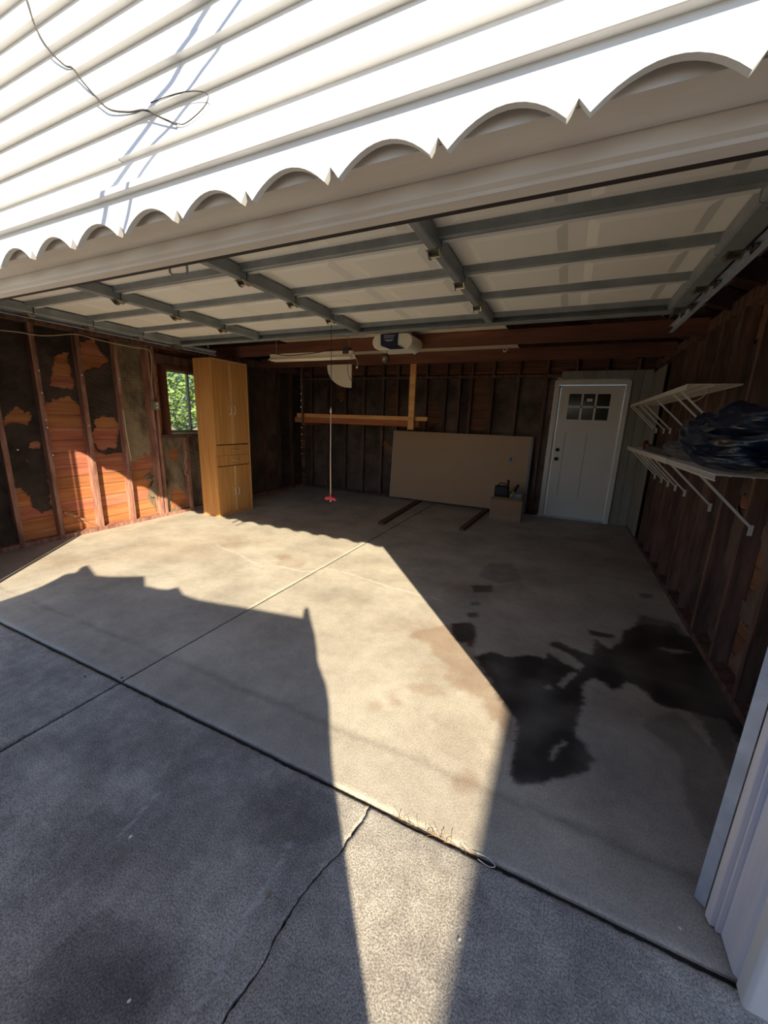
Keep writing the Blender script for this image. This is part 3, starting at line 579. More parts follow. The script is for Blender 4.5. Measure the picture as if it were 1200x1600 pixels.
build(MB().tube([(hx0, hy0, ZS), (hx0, hy0, ZS-.05), (hx0+.01, hy0+.01, ZS-.062), (hx1-.01, hy0+.03, ZS-.062), (hx1, hy0+.03, ZS-.05), (hx1, hy0+.03, ZS)], 0.007, 8).box(hx0-.03, hx0+.02, hy0-.03, hy0+.03, ZS-.004, ZS), 'lift_handle', 'steel_grey', gd)
bx('inspection_label', 'paper_bit', gd, *[c for c in (P(510,470,z=ZS)[0], P(540,465,z=ZS)[0])], P(520,470,z=ZS)[1]-.03, P(520,470,z=ZS)[1]+.04, ZS-.017, ZS-.0145, label='small pale sticker')
for xs, lab in ((GX0-.07, 'left'), (GX1+.055, 'right')):
    sg = -1 if lab == 'left' else 1
    t = thing('door_track', 'galvanised door track running back along the %s edge of the raised door' % lab, 'track', (xs, 2.7, 2.24), )
    path = [(xs, 1.30, 0.03), (xs, 1.30, 1.9)]+[(xs, 1.30+.34*(1-math.cos(k*math.pi/16)), 1.9+.34*math.sin(k*math.pi/16)) for k in range(1, 9)]+[(xs, 3.99, 2.245)]
    mb = MB()
    for p, q in zip(path[:-1], path[1:]):
        v = Vector(q)-Vector(p); up = (0, -v.z, v.y)
        n_ = Vector((0, -v.z, v.y)).normalized()
        mb.bar(Vector(p), Vector(q), 0.005, 0.05, up=n_)
        for s in (-1, 1): mb.bar(Vector(p)+n_*s*.024-Vector((sg*.012, 0, 0)), Vector(q)+n_*s*.024-Vector((sg*.012, 0, 0)), 0.026, 0.003, up=n_)
    build(mb, 'rail', 'galvanised', t)
    build(MB().bar((xs+sg*.01, 1.6, 2.285), (xs+sg*.01, 4.02, 2.285), 0.03, 0.004).bar((xs+sg*.01, 1.6, 2.27), (xs+sg*.01, 4.02, 2.27), 0.004, 0.034), 'angle_iron', 'steel_grey', t)
    build(MB().bar((xs+sg*.02, 3.9, 2.26), (xs+sg*.02, 3.9, 2.7), 0.03, 0.003, up=(0, 1, 0)), 'hanger', 'galvanised', t)
    for yb in SEC[1:]:
        yb = min(yb, SEC[-1]-.04)
        build(MB().lathe((xs-sg*.012, yb, ZS-.065), [(.004, -.012), (.022, -.012), (.022, .004), (.004, .004)], 'x', 14).tube([(xs-sg*.01, yb, ZS-.065), (xs-sg*.11, yb, ZS-.065)], 0.006, 6), 'roller', 'zinc', t)
    bb = GX1-.045 if lab == 'right' else GX0+.045
    build(MB().box(bb-.03, bb+.03, 3.28, 3.38, ZS-.086, ZS-.082).box(bb-.034, bb-.028, 3.28, 3.38, ZS-.12, ZS-.082).box(bb+.028, bb+.034, 3.28, 3.38, ZS-.12, ZS-.082), 'end_bracket', 'zinc', gd)

# opener, its arm and rail
OX = -1.87
op = thing('garage_door_opener', 'white ceiling-hung door opener with a navy front panel behind the raised door', 'door opener', (OX, 4.3, 2.26))
R_, hh = 0.075, 0.105
sec_ = []
for k in range(24):
    t_ = 2*math.pi*k/24; cx = 0.155 if math.cos(t_) > 0 else -0.155
    sec_.append((OX+0.0+cx+0.085*math.cos(t_), 2.305+0.075*math.sin(t_) if math.sin(t_) > 0 else 2.305+0.085*math.sin(t_)))
build(MB().prism(sec_, lambda u, v, t: (u, t, v), 4.12, 4.45), 'housing', 'opener_white', op, bevel=.012, smooth=False)
build(MB().prism([(OX-.135, 2.379), (OX+.075, 2.379), (OX+.07, 2.262), (OX-.13, 2.262)], lambda u, v, t: (u, t, v), 4.108, 4.14), 'front_panel', 'opener_navy', op, bevel=.004)
build(MB().prism([(OX-.13, 2.26), (OX+.07, 2.26), (OX+.15, 2.222), (OX-.02, 2.22)], lambda u, v, t: (u, t, v), 4.112, 4.14), 'lower_panel', 'opener_navy', op)
mb = MB()
for r_, (zz, wd) in enumerate(((2.352, .13), (2.333, .12))):
    xk = OX-.09
    while xk < OX-.09+wd: w_ = random.uniform(.006, .011); mb.box(xk, xk+w_, 4.106, 4.1085, zz, zz+.011); xk += w_+.003
mb.prism([(OX-.09, 2.318), (OX+.035, 2.318), (OX, 2.300), (OX-.055, 2.300)], lambda u, v, t: (u, t, v), 4.106, 4.1085)
build(mb, 'pale_lettering', 'opener_mark', op)
bx('rail', 'steel_grey', op, OX-.02, OX+.02, 1.32, 4.13, 2.38, 2.408)
build(MB().bar((OX, 4.13, 2.41), (OX, 4.13, 2.36), .04, .02, up=(0, 1, 0)), 'rail_bracket', 'steel_grey', op)
build(MB().bar((OX, 3.41, 2.24), (OX-.02, 3.62, 2.385), .03, .006).bar((OX+.015, 3.39, 2.30), (OX+.015, 3.42, 2.20), .05, .006, up=(0, 1, 0)), 'door_arm', 'steel_grey', op)
for sx in (-.14, .14): build(MB().bar((OX+sx, 4.3, 2.37), (OX+sx, 4.3, 2.435), .03, .003, up=(0, 1, 0)).bar((OX+sx, 4.3, 2.425), (OX+sx, 4.51, 2.40), .03, .003), 'hanger', 'galvanised', op)
build(MB().tube(spline([(OX-.09, 4.2, 2.23), (OX-.095, 4.2, 2.17), (OX-.12, 4.25, 2.12)]), .003, 5), 'antenna_wire', 'cable_black', op)
o = tag(build(MB().lathe((P(648,550,y=4.48)[0], 4.48, P(648,550,y=4.48)[2]), [(.004, .035), (.012, .02), (.012, .005), (.018, -.005), (.014, -.02), (.004, -.026)], 'z', 12), 'bulb', 'lens', smooth=True), 'tiny round bulb hanging under the joist beside the door opener', 'bulb')
# pull cord with red handle
ry = 3.0; rp = P(517, 640, y=ry); rx = rp[0]; hz_ = P(518, 779, y=ry)[2]-.75
t = thing('door_pull_rope', 'long white pull rope with a red handle hanging from the raised door', 'rope', (rx, ry, 0.75))
build(MB().tube([(rx, ry, 2.292), (rx+.003, ry, 1.9), (rx, ry, 1.50)], .0028, 5), 'thin_line', 'string_dark', t)
build(MB().tube([(rx, ry, 1.55), (rx-.003, ry, 1.1), (rx, ry, hz_+0.765)], .0055, 6).lathe((rx, ry, 1.52), [(.003, -.02), (.010, -.01), (.010, .01), (.003, .02)], 'z', 8), 'cord', 'string_white', t, smooth=True)
build(MB().tube([(rx-.055, ry, hz_+.745), (rx-.03, ry, hz_+.752), (rx, ry, hz_+.755), (rx+.03, ry, hz_+.752), (rx+.055, ry, hz_+.745)], .014, 10).lathe((rx, ry, hz_+.75), [(.010, 0), (.012, .03), (.006, .04)], 'z', 8), 'handle', 'red_plastic', t, smooth=True, label='red T-shaped handle')
build(MB().lathe((rx, ry, hz_+.728), [(.002, -.008), (.008, -.004), (.008, .004), (.002, .010)], 'z', 8), 'knot', 'string_white', t)

# fluorescent shop light hung on chains
lp = thing('shop_light', 'long cream fluorescent shop light hanging from the ceiling by chains', 'lamp', (-3.0, 4.22, 2.16))
lx0, lx1, ly, lz = -3.63, -2.41, 4.22, 2.155
build(MB().prism([(ly-.07, lz+.01), (ly-.03, lz+.05), (ly+.03, lz+.05), (ly+.07, lz+.01), (ly+.065, lz+.006), (ly+.03, lz+.044), (ly-.03, lz+.044), (ly-.065, lz+.006)], lambda u, v, t: (t, u, v), lx0, lx1), 'reflector', 'lamp_enamel', lp)
bx('housing', 'lamp_enamel', lp, lx0, lx1, ly-.035, ly+.035, lz+.045, lz+.085, bevel=.004)
for sy in (-.03, .03): build(MB().tube([(lx0+.02, ly+sy, lz+.012), (lx1-.02, ly+sy, lz+.012)], .016, 10), 'tube', 'tube_glass', lp, smooth=True)
for xx in (lx0+.08, lx1-.06):
    mb = MB()
    for k in range(5):
        z = lz+.10+k*.034; mb.tube([(xx+.008*math.cos(q)*(k % 2), ly+.008*math.cos(q)*((k+1) % 2), z+.019*math.sin(q)) for q in [i*math.pi/4 for i in range(9)]], .0018, 4)
    build(mb, 'chain', 'zinc', lp)
build(MB().tube(spline([(lx0+.05, ly-.05, lz+.10), (lx0+.3, ly-.06, lz+.055), (lx0+.7, ly-.06, lz+.07), (lx0+1.0, ly-.06, lz+.10), (lx1-.02, ly-.05, lz+.09)]), .005, 6), 'cord', 'cable_black', lp, smooth=True)
bx('socket_block', 'cable_grey', lp, lx1-.12, lx1-.04, ly-.05, ly+.05, lz+.05, lz+.13, bevel=.008)
q = [P(a, b, y=4.28+1.3*min(1, i/7)) for i, (a, b) in enumerate(((545,556),(543,575),(547,592),(560,598),(575,607),(588,606),(594,590),(597,575),(602,562)))]
tag(build(MB().tube(spline([tuple(v) for v in q]), .0035, 6), 'extension_cord', 'cable_grey', smooth=True), 'grey extension cord drooping in a loop between shop light and junction box', 'cord')
q = [P(a, b, y=4.26) for a, b in ((552,561),(556,560),(559,568),(558,574))]
ps_ = build(MB().tube(spline([tuple(v) for v in q]), .003, 6), 'pull_cord', 'cable_white', lp); build(MB().lathe(tuple(q[-1]), [(.004, .012), (.013, .004), (.013, -.01), (.004, -.016)], 'x', 10), 'switch', 'opener_white', ps_)
jb = P(602, 562, y=5.60)
t = thing('junction_box', 'round metal junction box screwed to the rear ceiling joist', 'junction box', (jb[0], 5.61, jb[2]))
build(MB().lathe((jb[0], 5.615, jb[2]), [(.055, 0), (.055, -.03), (.05, -.035), (.004, -.035)], 'y', 20), 'box', 'zinc', t); build(MB().lathe((jb[0], 5.575, jb[2]), [(.018, 0), (.018, -.02), (.004, -.022)], 'y', 10), 'socket', 'opener_white', t)
c0 = P(549, 572, y=5.585); cw_ = P(511, 572, y=5.585)
rad = c0[0]-cw_[0]
poly = [(c0[0], c0[2]+.03), (c0[0], c0[2]-rad*.72)]+[(c0[0]-rad*.05-rad*.95*math.sin(a), c0[2]-rad*.72*math.cos(a)) for a in [k*math.pi/20 for k in range(1, 11)]]+[(c0[0]-rad, c0[2]+.03)]
tag(build(MB().prism(poly, lambda u, v, t: (u, t, v), 5.59, 5.608), 'quarter_round_board', 'lamp_enamel'), 'pale quarter-round board fixed below the rear joist behind the shop light', 'board')
hk = P(790, 543, y=5.3)
tag(build(MB().tube(spline([(hk[0], 5.3, 2.44), (hk[0], 5.3, hk[2]+.02), (hk[0]+.02, 5.3, hk[2]-.03), (hk[0]-.015, 5.3, hk[2]-.05), (hk[0]-.025, 5.3, hk[2]-.02)]), .008, 6), 'hook', 'brass_pull'), 'brass hook hanging from the pale ceiling sheets', 'hook')

# ---------------------------------------------------------------- window in the left wall
wn = struct('window_1', (XL-SH, 4.3, 1.6))
y0, y1, z0, z1 = WIN; xw = XL-0.06
for a, b, c, e in ((y0-.06, y0, z0-.03, z1+.05), (y1, y1+.02, z0-.03, z1+.05)): bx('window_jamb', 'window_wood', wn, xw-.05, XL+.012, a, b, c, e)
bx('window_head', 'window_wood', wn, xw-.05, XL+.012, y0, y1, z1, z1+.05); bx('window_stool', 'window_metal', wn, xw-.05, XL+.01, y0, y1, z0-.03, z0)
for i, (a, b, xx) in enumerate(((y0, y0+.40, xw-.01), (y0+.38, y1, xw-.03))):
    f = build(MB().box(xx-.012, xx+.012, a, a+.022, z0, z1).box(xx-.012, xx+.012, b-.022, b, z0, z1).box(xx-.012, xx+.012, a, b, z0, z0+.025).box(xx-.012, xx+.012, a, b, z1-.03, z1), 'window_sash', 'window_metal', wn)
    bx('pane', 'glass', f, xx-.002, xx+.002, a+.018, b-.018, z0+.02, z1-.025)
# garden beyond the window
def leaves(n, cx, cy, cz, rx_, ry_, rz_, s):
    mb = MB()
    for i in range(n):
        u = RNG.randn(3); u /= np.linalg.norm(u); r_ = RNG.rand()**.4
        c = Vector((cx+u[0]*rx_*r_, cy+u[1]*ry_*r_, cz+u[2]*rz_*r_)); a = Vector(RNG.randn(3)).normalized()*s*(.6+.8*RNG.rand()); b = a.cross(Vector(RNG.randn(3))).normalized()*s*.45
        mb.add([c-a, c+b, c+a, c-b], [(0, 1, 2, 3)])
    return mb
tr = thing('garden_tree', 'bright green leafy tree outside the left-hand window', 'tree', (-9.6, 6.6, 0))
build(leaves(16000, -9.8, 7.0, 2.9, 1.6, 3.4, 1.9, .06), 'foliage', 'leaf_green', tr, kind='stuff')
build(MB().tube([(-9.6, 6.6, -.06), (-9.65, 6.65, 1.0), (-9.7, 6.8, 2.6)], .13, 10, .07), 'trunk', 'bark', tr, smooth=True)
hd = thing('hedge', 'dark green hedge low behind the tree outside the window', 'hedge', (-11.6, 8, 0))
build(leaves(9000, -11.9, 8.2, 1.2, .7, 4.5, 1.7, .07), 'foliage', 'leaf_green', hd, kind='stuff')
for i, (yy, s) in enumerate(((5.35, .66), (6.82, .62))):
    mb = MB(); n = 10
    for a in range(n+1):
        for b in range(n):
            th, ph = math.pi*a/n, 2*math.pi*b/n; d = Vector((math.sin(th)*math.cos(ph), math.sin(th)*math.sin(ph), math.cos(th)))
            r_ = s*(1+.25*noise.noise(d*1.7+Vector((i*5, 0, 0)))); mb.v.append(tuple(Vector((-7.75-.2*i, yy, s*.95))+d*r_))
    for a in range(n):
        for b in range(n): mb.f.append((a*n+b, a*n+(b+1) % n, (a+1)*n+(b+1) % n, (a+1)*n+b))
    tag(build(mb, 'garden_rock', 'rock', smooth=True), ['pale rock seen through the lower left corner of the window', 'smaller pale rock outside, behind the meeting bar of the window'][i], 'rock', 'rocks outside the window')

# wiring on the left wall
pts = [P(a, b, x=XL+.012) for a, b in ((0,516),(30,519),(60,524),(85,524),(110,522),(125,523),(150,530),(180,537),(210,543),(228,545),(234,549),(236,560),(237,580),(237,600),(239,615),(240,626))]
tag(build(MB().tube(spline([tuple(v) for v in pts], 4), .0055, 6), 'electric_cable', 'cable_white', smooth=True), 'cream electric cable strung along the left wall studs to the outlet', 'cable')
c0 = P(243, 634, x=XL+.02)
t = thing('outlet_box', 'small grey outlet box on the stud beside the window', 'outlet', tuple(c0))
bx('box', 'window_metal', t, XL+.001, XL+.045, c0[1]-.04, c0[1]+.04, c0[2]-.055, c0[2]+.055, bevel=.004)
for dz in (.025, -.02): build(MB().lathe((XL+.045, c0[1]+.005, c0[2]+dz), [(.017, 0), (.017, .006), (.003, .007)], 'x', 12), 'socket', 'opener_white', t)
pts = [P(a, b, x=XL+.02) for a, b in ((289,705),(292,708),(290,716),(289,722),(292,730),(288,738),(291,742),(294,744),(293,752))]
tag(build(MB().tube(spline([tuple(v) for v in pts], 4), .003, 5), 'loose_cable', 'cable_white', smooth=True), 'short wavy white cable hanging below the window beside the cabinet', 'cable')
for a, b in ((61,579),(66,614),(72,656),(74,668),(128,586),(139,665),(187,592),(28,703),(83,711)):
    p = P(a, b, x=XL+.006); build(MB().lathe((XL+.004, p[1], p[2]), [(.008, -.003), (.008, .003), (.002, .004)], 'x', 8), 'nail', 'paper_bit', wl)
p0 = P(192, 640, x=XL+.01); p1 = P(205, 720, x=XL+.01)
tag(build(MB().tube([(XL+.01, p0[1], p0[2]), (XL+.012, (p0[1]+p1[1])/2-.005, (p0[2]+p1[2])/2), (XL+.01, p1[1], p1[2])], .006, 6), 'thin_rod', 'cable_white'), 'thin pale rod standing against the stud left of the tan paper', 'rod')

# ---------------------------------------------------------------- tall oak cabinet
cb = thing('tall_cabinet', 'tall honey oak cabinet with doors and drawers beside the window', 'cabinet', (-4.6, 4.3, 0))
cx0, cx1, cy0, cy1, cz = -4.775, -4.44, 3.945, 4.60, 2.195
bx('side_panel', 'oak', cb, cx0, cx1, cy0, cy0+.018, 0, cz, bevel=.001); bx('side_panel', 'oak', cb, cx0, cx1, cy1-.018, cy1, 0, cz, bevel=.001)
bx('top_panel', 'oak', cb, cx0, cx1, cy0+.018, cy1-.018, cz-.02, cz-.002); bx('back_panel', 'oak', cb, cx0, cx0+.012, cy0+.018, cy1-.018, 0.0, cz-.02)
bx('interior', 'oak_gap', cb, cx0+.012, cx1-.03, cy0+.018, cy1-.018, 0.03, cz-.03); bx('kick_board', 'oak', cb, cx1-.03, cx1-.012, cy0+.018, cy1-.018, 0, .035)
ym = (cy0+cy1)/2; zA, zB = 0.735, 1.035
def pull(parent, p, q, out):
    p = Vector(p); q = Vector(q); pts = [p, p.lerp(q, .12)+Vector((out, 0, 0))*.75, p.lerp(q, .5)+Vector((out*1.15, 0, 0)), p.lerp(q, .88)+Vector((out, 0, 0))*.75, q]
    build(MB().tube(spline(pts, 4), .007, 8), 'handle', 'brass_pull', parent, smooth=True)
for z0_, z1_, hz in ((0.04, zA-.012, (.28, .40)), (zB+.008, cz-.022, (1.46, 1.60))):
    for a, b, hy in ((cy0+.020, ym-.0025, ym-.035), (ym+.0025, cy1-.020, ym+.035)):
        d = bx('door', 'oak', cb, cx1-.018, cx1, a, b, z0_, z1_, bevel=.0015)
        e_ = (b-.022, b) if hy < ym else (a, a+.022)
        bx('edge_strip', 'oak_edge', d, cx1-.001, cx1+.002, e_[0], e_[1], z0_, z1_)
        pull(d, (cx1, hy, hz[0]), (cx1, hy, hz[1]), .03)
for z0_, z1_ in ((zA, zA+.146), (zA+.150, zB-.006)):
    d = bx('drawer', 'oak', cb, cx1-.018, cx1, cy0+.02, cy1-.02, z0_, z1_, bevel=.0015)
    pull(d, (cx1, ym-.03, (z0_+z1_)/2), (cx1, ym+.09, (z0_+z1_)/2), .025)
bx('front_edge', 'oak_edge', cb, cx1, cx1+.003, cy1-.016, cy1, 0, cz); bx('front_edge', 'oak_edge', cb, cx1, cx1+.003, cy0+.018, cy1-.016, cz-.018, cz)

# ---------------------------------------------------------------- lumber rack at the back
rk = thing('lumber_rack', 'wooden hanger post and arms holding lumber near the back wall', 'rack', (-2.2, 5.8, 1.35))
yy = 5.72; pxp = P(648, 570, y=yy)[0]
bx('post', 'lumber', rk, pxp-.045, pxp+.045, 5.667, 5.707, 1.335, 2.43); bx('arm', 'lumber_dark', rk, pxp-.02-.04, pxp-.02+.0, 5.71, YB-.002, 1.335, 1.375)
lxl = P(462, 650, y=yy)[0]
bx('arm', 'lumber_dark', rk, lxl+.15, lxl+.19, 5.71, YB-.002, 1.335, 1.375)
build(MB().bar((lxl+.17, 5.69, 1.35), (lxl+.17, 5.69, 2.29), .03, .02, up=(0, 1, 0)), 'strap', 'stud_old', rk)
for i, (z_, y_, a, b, m_, lb) in enumerate(((1.377, yy, lxl-.02, P(640,662,y=yy)[0], 'lumber_dark', 'darker brown board lying lowest on the rack'),
                                   (1.468, yy+.01, lxl+.02, P(667,655,y=yy)[0], 'lumber', 'yellow pine board lying on top of the rack, longest to the right'),
                                   (1.377, yy+.06, lxl+.05, lxl+2.3, 'lumber_dark', 'brown board on the rack just behind the lowest front board'),
                                   (1.468, yy+.07, lxl+.01, lxl+2.35, 'lumber', 'pine board on the rack behind the topmost front board'))):
    tag(bx('lumber_board', m_, None, a, b, y_, y_+.038, z_, z_+(.089 if z_ < 1.4 else .062), bevel=.002), lb, 'board', None)

# sheets of plasterboard leaning on the back wall
for i in range(4):
    o_ = i*.0135; xa = -2.955+(.0 if i == 0 else .02*i); xb = -0.52+.012*i
    t0 = (6.665+o_, .0405); t1 = (6.745+o_, 1.283)
    lab = ['front brown-faced plasterboard sheet leaning on the back wall', 'second plasterboard sheet of the leaning stack, behind the front one', 'third plasterboard sheet of the leaning stack, its edge at the right', 'rearmost plasterboard sheet of the leaning stack, nearest the studs'][i]
    t = thing('plasterboard_sheet', lab, 'plasterboard', (-1.7, 6.7, .04))
    build(MB().prism([t0, (t0[0]+.0125, t0[1]), (t1[0]+.0125, t1[1]), t1], lambda u, v, s: (s, u, v), xa+.012, xb-.012), 'board_face', 'gypsum_face', t)
    for a, b in ((xa, xa+.0118), (xb-.0118, xb)): build(MB().prism([t0, (t0[0]+.0125, t0[1]), (t1[0]+.0125, t1[1]), t1], lambda u, v, s: (s, u, v), a, b), 'edge_tape', 'gypsum_edge', t)
    if i == 0:
        for (a, b, c, e) in ((798,718,2.6,4.2),):
            p = P(a, b, y=6.70); q = (p[2]-t0[1])/(t1[1]-t0[1]); ys_ = t0[0]+(t1[0]-t0[0])*q
            build(MB().prism([(p[0]+.05*math.cos(k)*c/6, p[2]+.05*math.sin(k)*e/6) for k in [i_*.7 for i_ in range(9)]], lambda u, v, s: (u, s+(v-p[2])*(t1[0]-t0[0])/(t1[1]-t0[1]), v), ys_-.003, ys_-.0005), 'paint_smudge', 'blue_paint', t, label='blue paint smudge')
# two boards flat on the floor
def floorboard(a, b, w, lab, m_):
    a = Vector((a[0], a[1], .0195)); b = Vector((b[0], b[1], .0195)); tag(build(MB().bar(a, b, w, .037), 'lumber_board', m_, bevel=.002), lab, 'board')
floorboard((-2.26, 4.82), (-2.36, 6.74), .085, 'dark board lying flat on the floor under the plasterboard stack', 'stud_old')
floorboard((-1.165, 5.13), (-1.09, 6.74), .07, 'pale-ended board lying on the floor left of the cardboard box', 'stud_old')

# cardboard box and the tools standing in it
bxx = thing('cardboard_box', 'open cardboard box full of tools in front of the plasterboard', 'box', (-.72, 6.2, 0))
x0, x1, y0, y1, h = -.955, -.485, 6.05, 6.42, .33
for a, b, c, e in ((x0, x1, y0, y0+.006), (x0, x1, y1-.006, y1), (x0, x0+.006, y0+.007, y1-.007), (x1-.006, x1, y0+.007, y1-.007)): bx('side_panel', 'cardboard', bxx, a, b, c, e, 0.002, h)
bx('bottom_panel', 'cardboard', bxx, x0+.006, x1-.006, y0+.006, y1-.006, .004, .01); bx('tape_strip', 'panel_green', bxx, x0, x1, y0-.0015, y0-.0003, .05, .075)
build(MB().bar((x0+.24, y0-.06, h+.05), (x0+.24, y0+.002, h), .46, .004, up=(0, 1, 1)), 'flap', 'cardboard', bxx); build(MB().bar((x0+.24, y1+.05, h+.07), (x0+.24, y1-.003, h), .46, .004, up=(0, -1, 1)), 'flap', 'cardboard', bxx)
t = thing('tool_case', 'black tool case standing at the left of the cardboard box', 'tool case', (x0+.12, y0+.15, .1))
bx('case_body', 'black_plastic', t, x0+.03, x0+.24, y0+.08, y0+.2, .012, .53, bevel=.015); build(MB().tube(spline([(x0+.08, y0+.14, .53), (x0+.1, y0+.14, .565), (x0+.17, y0+.14, .565), (x0+.19, y0+.14, .53)]), .008, 6), 'handle', 'black_plastic', t)
t = thing('metal_tray', 'grey metal tool tray lying across the cardboard box', 'tray', (x0+.3, y0+.25, .2)); bx('tray_body', 'steel_grey', t, x0+.26, x0+.44, y0+.1, y0+.3, .012, .43, bevel=.01)
build(MB().tube([(x0+.27, y0+.2, .45), (x0+.43, y0+.2, .45)], .008, 8), 'handle', 'zinc', t)
t = thing('tall_tool', 'tall tool with a dark grip rising highest from the box', 'hand tool', (x0+.26, y0+.05, .012))
build(MB().tube([(x0+.245, y0+.04, .014), (x0+.235, y0+.04, .50)], .008, 8), 'shaft', 'black_plastic', t); build(MB().tube([(x0+.235, y0+.04, .50), (x0+.232, y0+.04, .64)], .017, 10), 'grip', 'bronze', t, smooth=True)
t = thing('slanted_tool', 'yellow-shafted tool with a black grip slanting right in the box', 'hand tool', (x0+.3, y0+.05, .012))
build(MB().tube([(x0+.14, y0+.06, .014), (x0+.33, y0+.06, .47)], .008, 8), 'shaft', 'yellow_plastic', t); build(MB().tube([(x0+.33, y0+.06, .47), (x0+.38, y0+.06, .575)], .02, 10), 'grip', 'black_plastic', t, smooth=True)

# ---------------------------------------------------------------- white entry door
dr = struct('door_1', (.235, YB, 0))
for a, b in ((DX0, DX0+.065), (DX1-.065, DX1)): bx('casing', 'entry_white', dr, a, b, YB-.05, YB-.013, .0, DZ, bevel=.006)
bx('casing', 'entry_white', dr, DX0, DX1, YB-.052, YB-.013, DZ-.065, DZ+.002, bevel=.006)
for a, b in ((DX0+.065, DX0+.095), (DX1-.085, DX1-.065)): bx('jamb', 'entry_white', dr, a, b, YB-.012, YB+SH, .03, DZ-.066)
bx('threshold', 'galvanised', dr, DX0+.066, DX1-.066, YB-.045, YB+SH, 0.0, .028); bx('jamb', 'entry_white', dr, DX0+.066, DX1-.066, YB-.012, YB+SH, DZ-.09, DZ-.066)
dx0, dx1, dz0, dz1 = DX0+.098, DX1-.088, .032, DZ-.092; dy = YB-.005
LX0, LX1, LZ0, LZ1 = -.05, .51, 1.572, 1.955
mb = MB().box(dx0, LX0, dy, dy+.04, dz0, dz1).box(LX1, dx1, dy, dy+.04, dz0, dz1).box(LX0, LX1, dy, dy+.04, dz0, LZ0).box(LX0, LX1, dy, dy+.04, LZ1, dz1)
leaf = build(mb, 'door_leaf', 'entry_white', dr)
for k in (1, 2): xm = LX0+(LX1-LX0)*k/3; bx('glazing_bar', 'entry_white', leaf, xm-.014, xm+.014, dy-.006, dy+.02, LZ0, LZ1)
zm = (LZ0+LZ1)/2; bx('glazing_bar', 'entry_white', leaf, LX0, LX1, dy-.006, dy+.02, zm-.014, zm+.014)
for i in range(3):
    for j in range(2): bx('pane', 'glass_dark', leaf, LX0+(LX1-LX0)*i/3, LX0+(LX1-LX0)*(i+1)/3, dy+.014, dy+.018, LZ0 if j == 0 else zm, zm if j == 0 else LZ1)
bx('small_sticker', 'paper_bit', leaf, .20, .275, dy+.011, dy+.0135, 1.845, 1.885)
bx('dentil_shelf', 'entry_white', leaf, LX0-.06, LX1+.06, dy-.012, dy, 1.43, 1.455)
for a in (-.03, .27): bx('panel_groove', 'door_groove', leaf, a-.003, a+.003, dy-.0012, dy+.001, .36, 1.38)
for a in (-.07, .53): bx('panel_groove', 'entry_white', leaf, a-.005, a+.005, dy-.004, dy, .30, 1.42)
for z_, r_ in ((1.10, .027), (.955, .03)):
    build(MB().lathe((dx0+.06, dy, z_), [(r_, 0), (r_, -.008), (r_*.6, -.012), (r_*.6, -.03), (r_*.9, -.04), (.004, -.05)], 'y', 16), 'deadbolt' if z_ > 1 else 'door_knob', 'bronze', leaf, smooth=False)

# ---------------------------------------------------------------- wire shelves on the right wall
def wire_shelf(lab, xf, ya, yb, z, braces, zw, lip=.03):
    t = thing('wire_shelf', lab, 'shelf', (.85, (ya+yb)/2, z), 'white wire shelves on the right wall')
    mb = MB()
    for k in range(int((yb-ya)/.026)):
        y = ya+.013+k*.026; mb.bar((XR-.004, y, z), (xf, y, z), .0045, .0045); mb.bar((xf, y, z), (xf, y, z-lip), .0045, .0045, up=(0, 1, 0))
    build(mb, 'cross_wires', 'wire_white', t, kind='stuff')
    mb = MB()
    for x_, z_, r_ in ((XR-.008, z-.004, .0035), (xf, z, .0035), (xf, z-lip, .0045), ((xf+XR)/2, z-.005, .0035), (xf+.06, z-.005, .003)):
        mb.tube([(x_, ya, z_), (x_, yb, z_)], r_, 6)
    for e in (ya, yb): mb.tube([(xf, e, z), (XR-.004, e, z)], .004, 6)
    build(mb, 'long_rods', 'wire_white', t)
    for y in braces:
        build(MB().bar((xf+.015, y, z-lip), (XR-.012, y-.02, zw), .013, .007, up=(0, 1, 0)).bar((XR-.006, y-.02, zw+.01), (XR-.006, y-.02, zw-.05), .02, .006, up=(0, 1, 0)), 'brace', 'wire_white', t)
    return t
us = wire_shelf('upper white wire shelf on the right wall, nearly empty', .70, 3.38, 6.10, 1.765, (3.60, 3.84, 4.50, 5.16, 5.47, 5.89, 6.08), 1.47)
bx('shelf_liner', 'pale_sheet', us, .715, XR-.015, 3.42, 6.08, 1.7685, 1.7715, label='tan liner sheet')
ls = wire_shelf('lower white wire shelf on the right wall, holding the dark tarp', .70, 2.45, 5.60, 1.245, (2.77, 3.47, 4.15, 4.48, 4.79, 5.10, 5.46), .945)
bx('lip_cover', 'wire_white', ls, .688, .696, 3.5, 5.62, 1.212, 1.252)
pts = [P(a, b, y=3.55) for a, b in ((1101,601),(1104,606),(1103,614),(1098,620),(1090,625),(1081,628))]
tag(build(MB().tube(spline([tuple(v) for v in pts], 4), .0028, 5), 'loose_wire', 'wire_white', smooth=True), 'pale wire hooked around a brace below the upper wire shelf', 'wire')
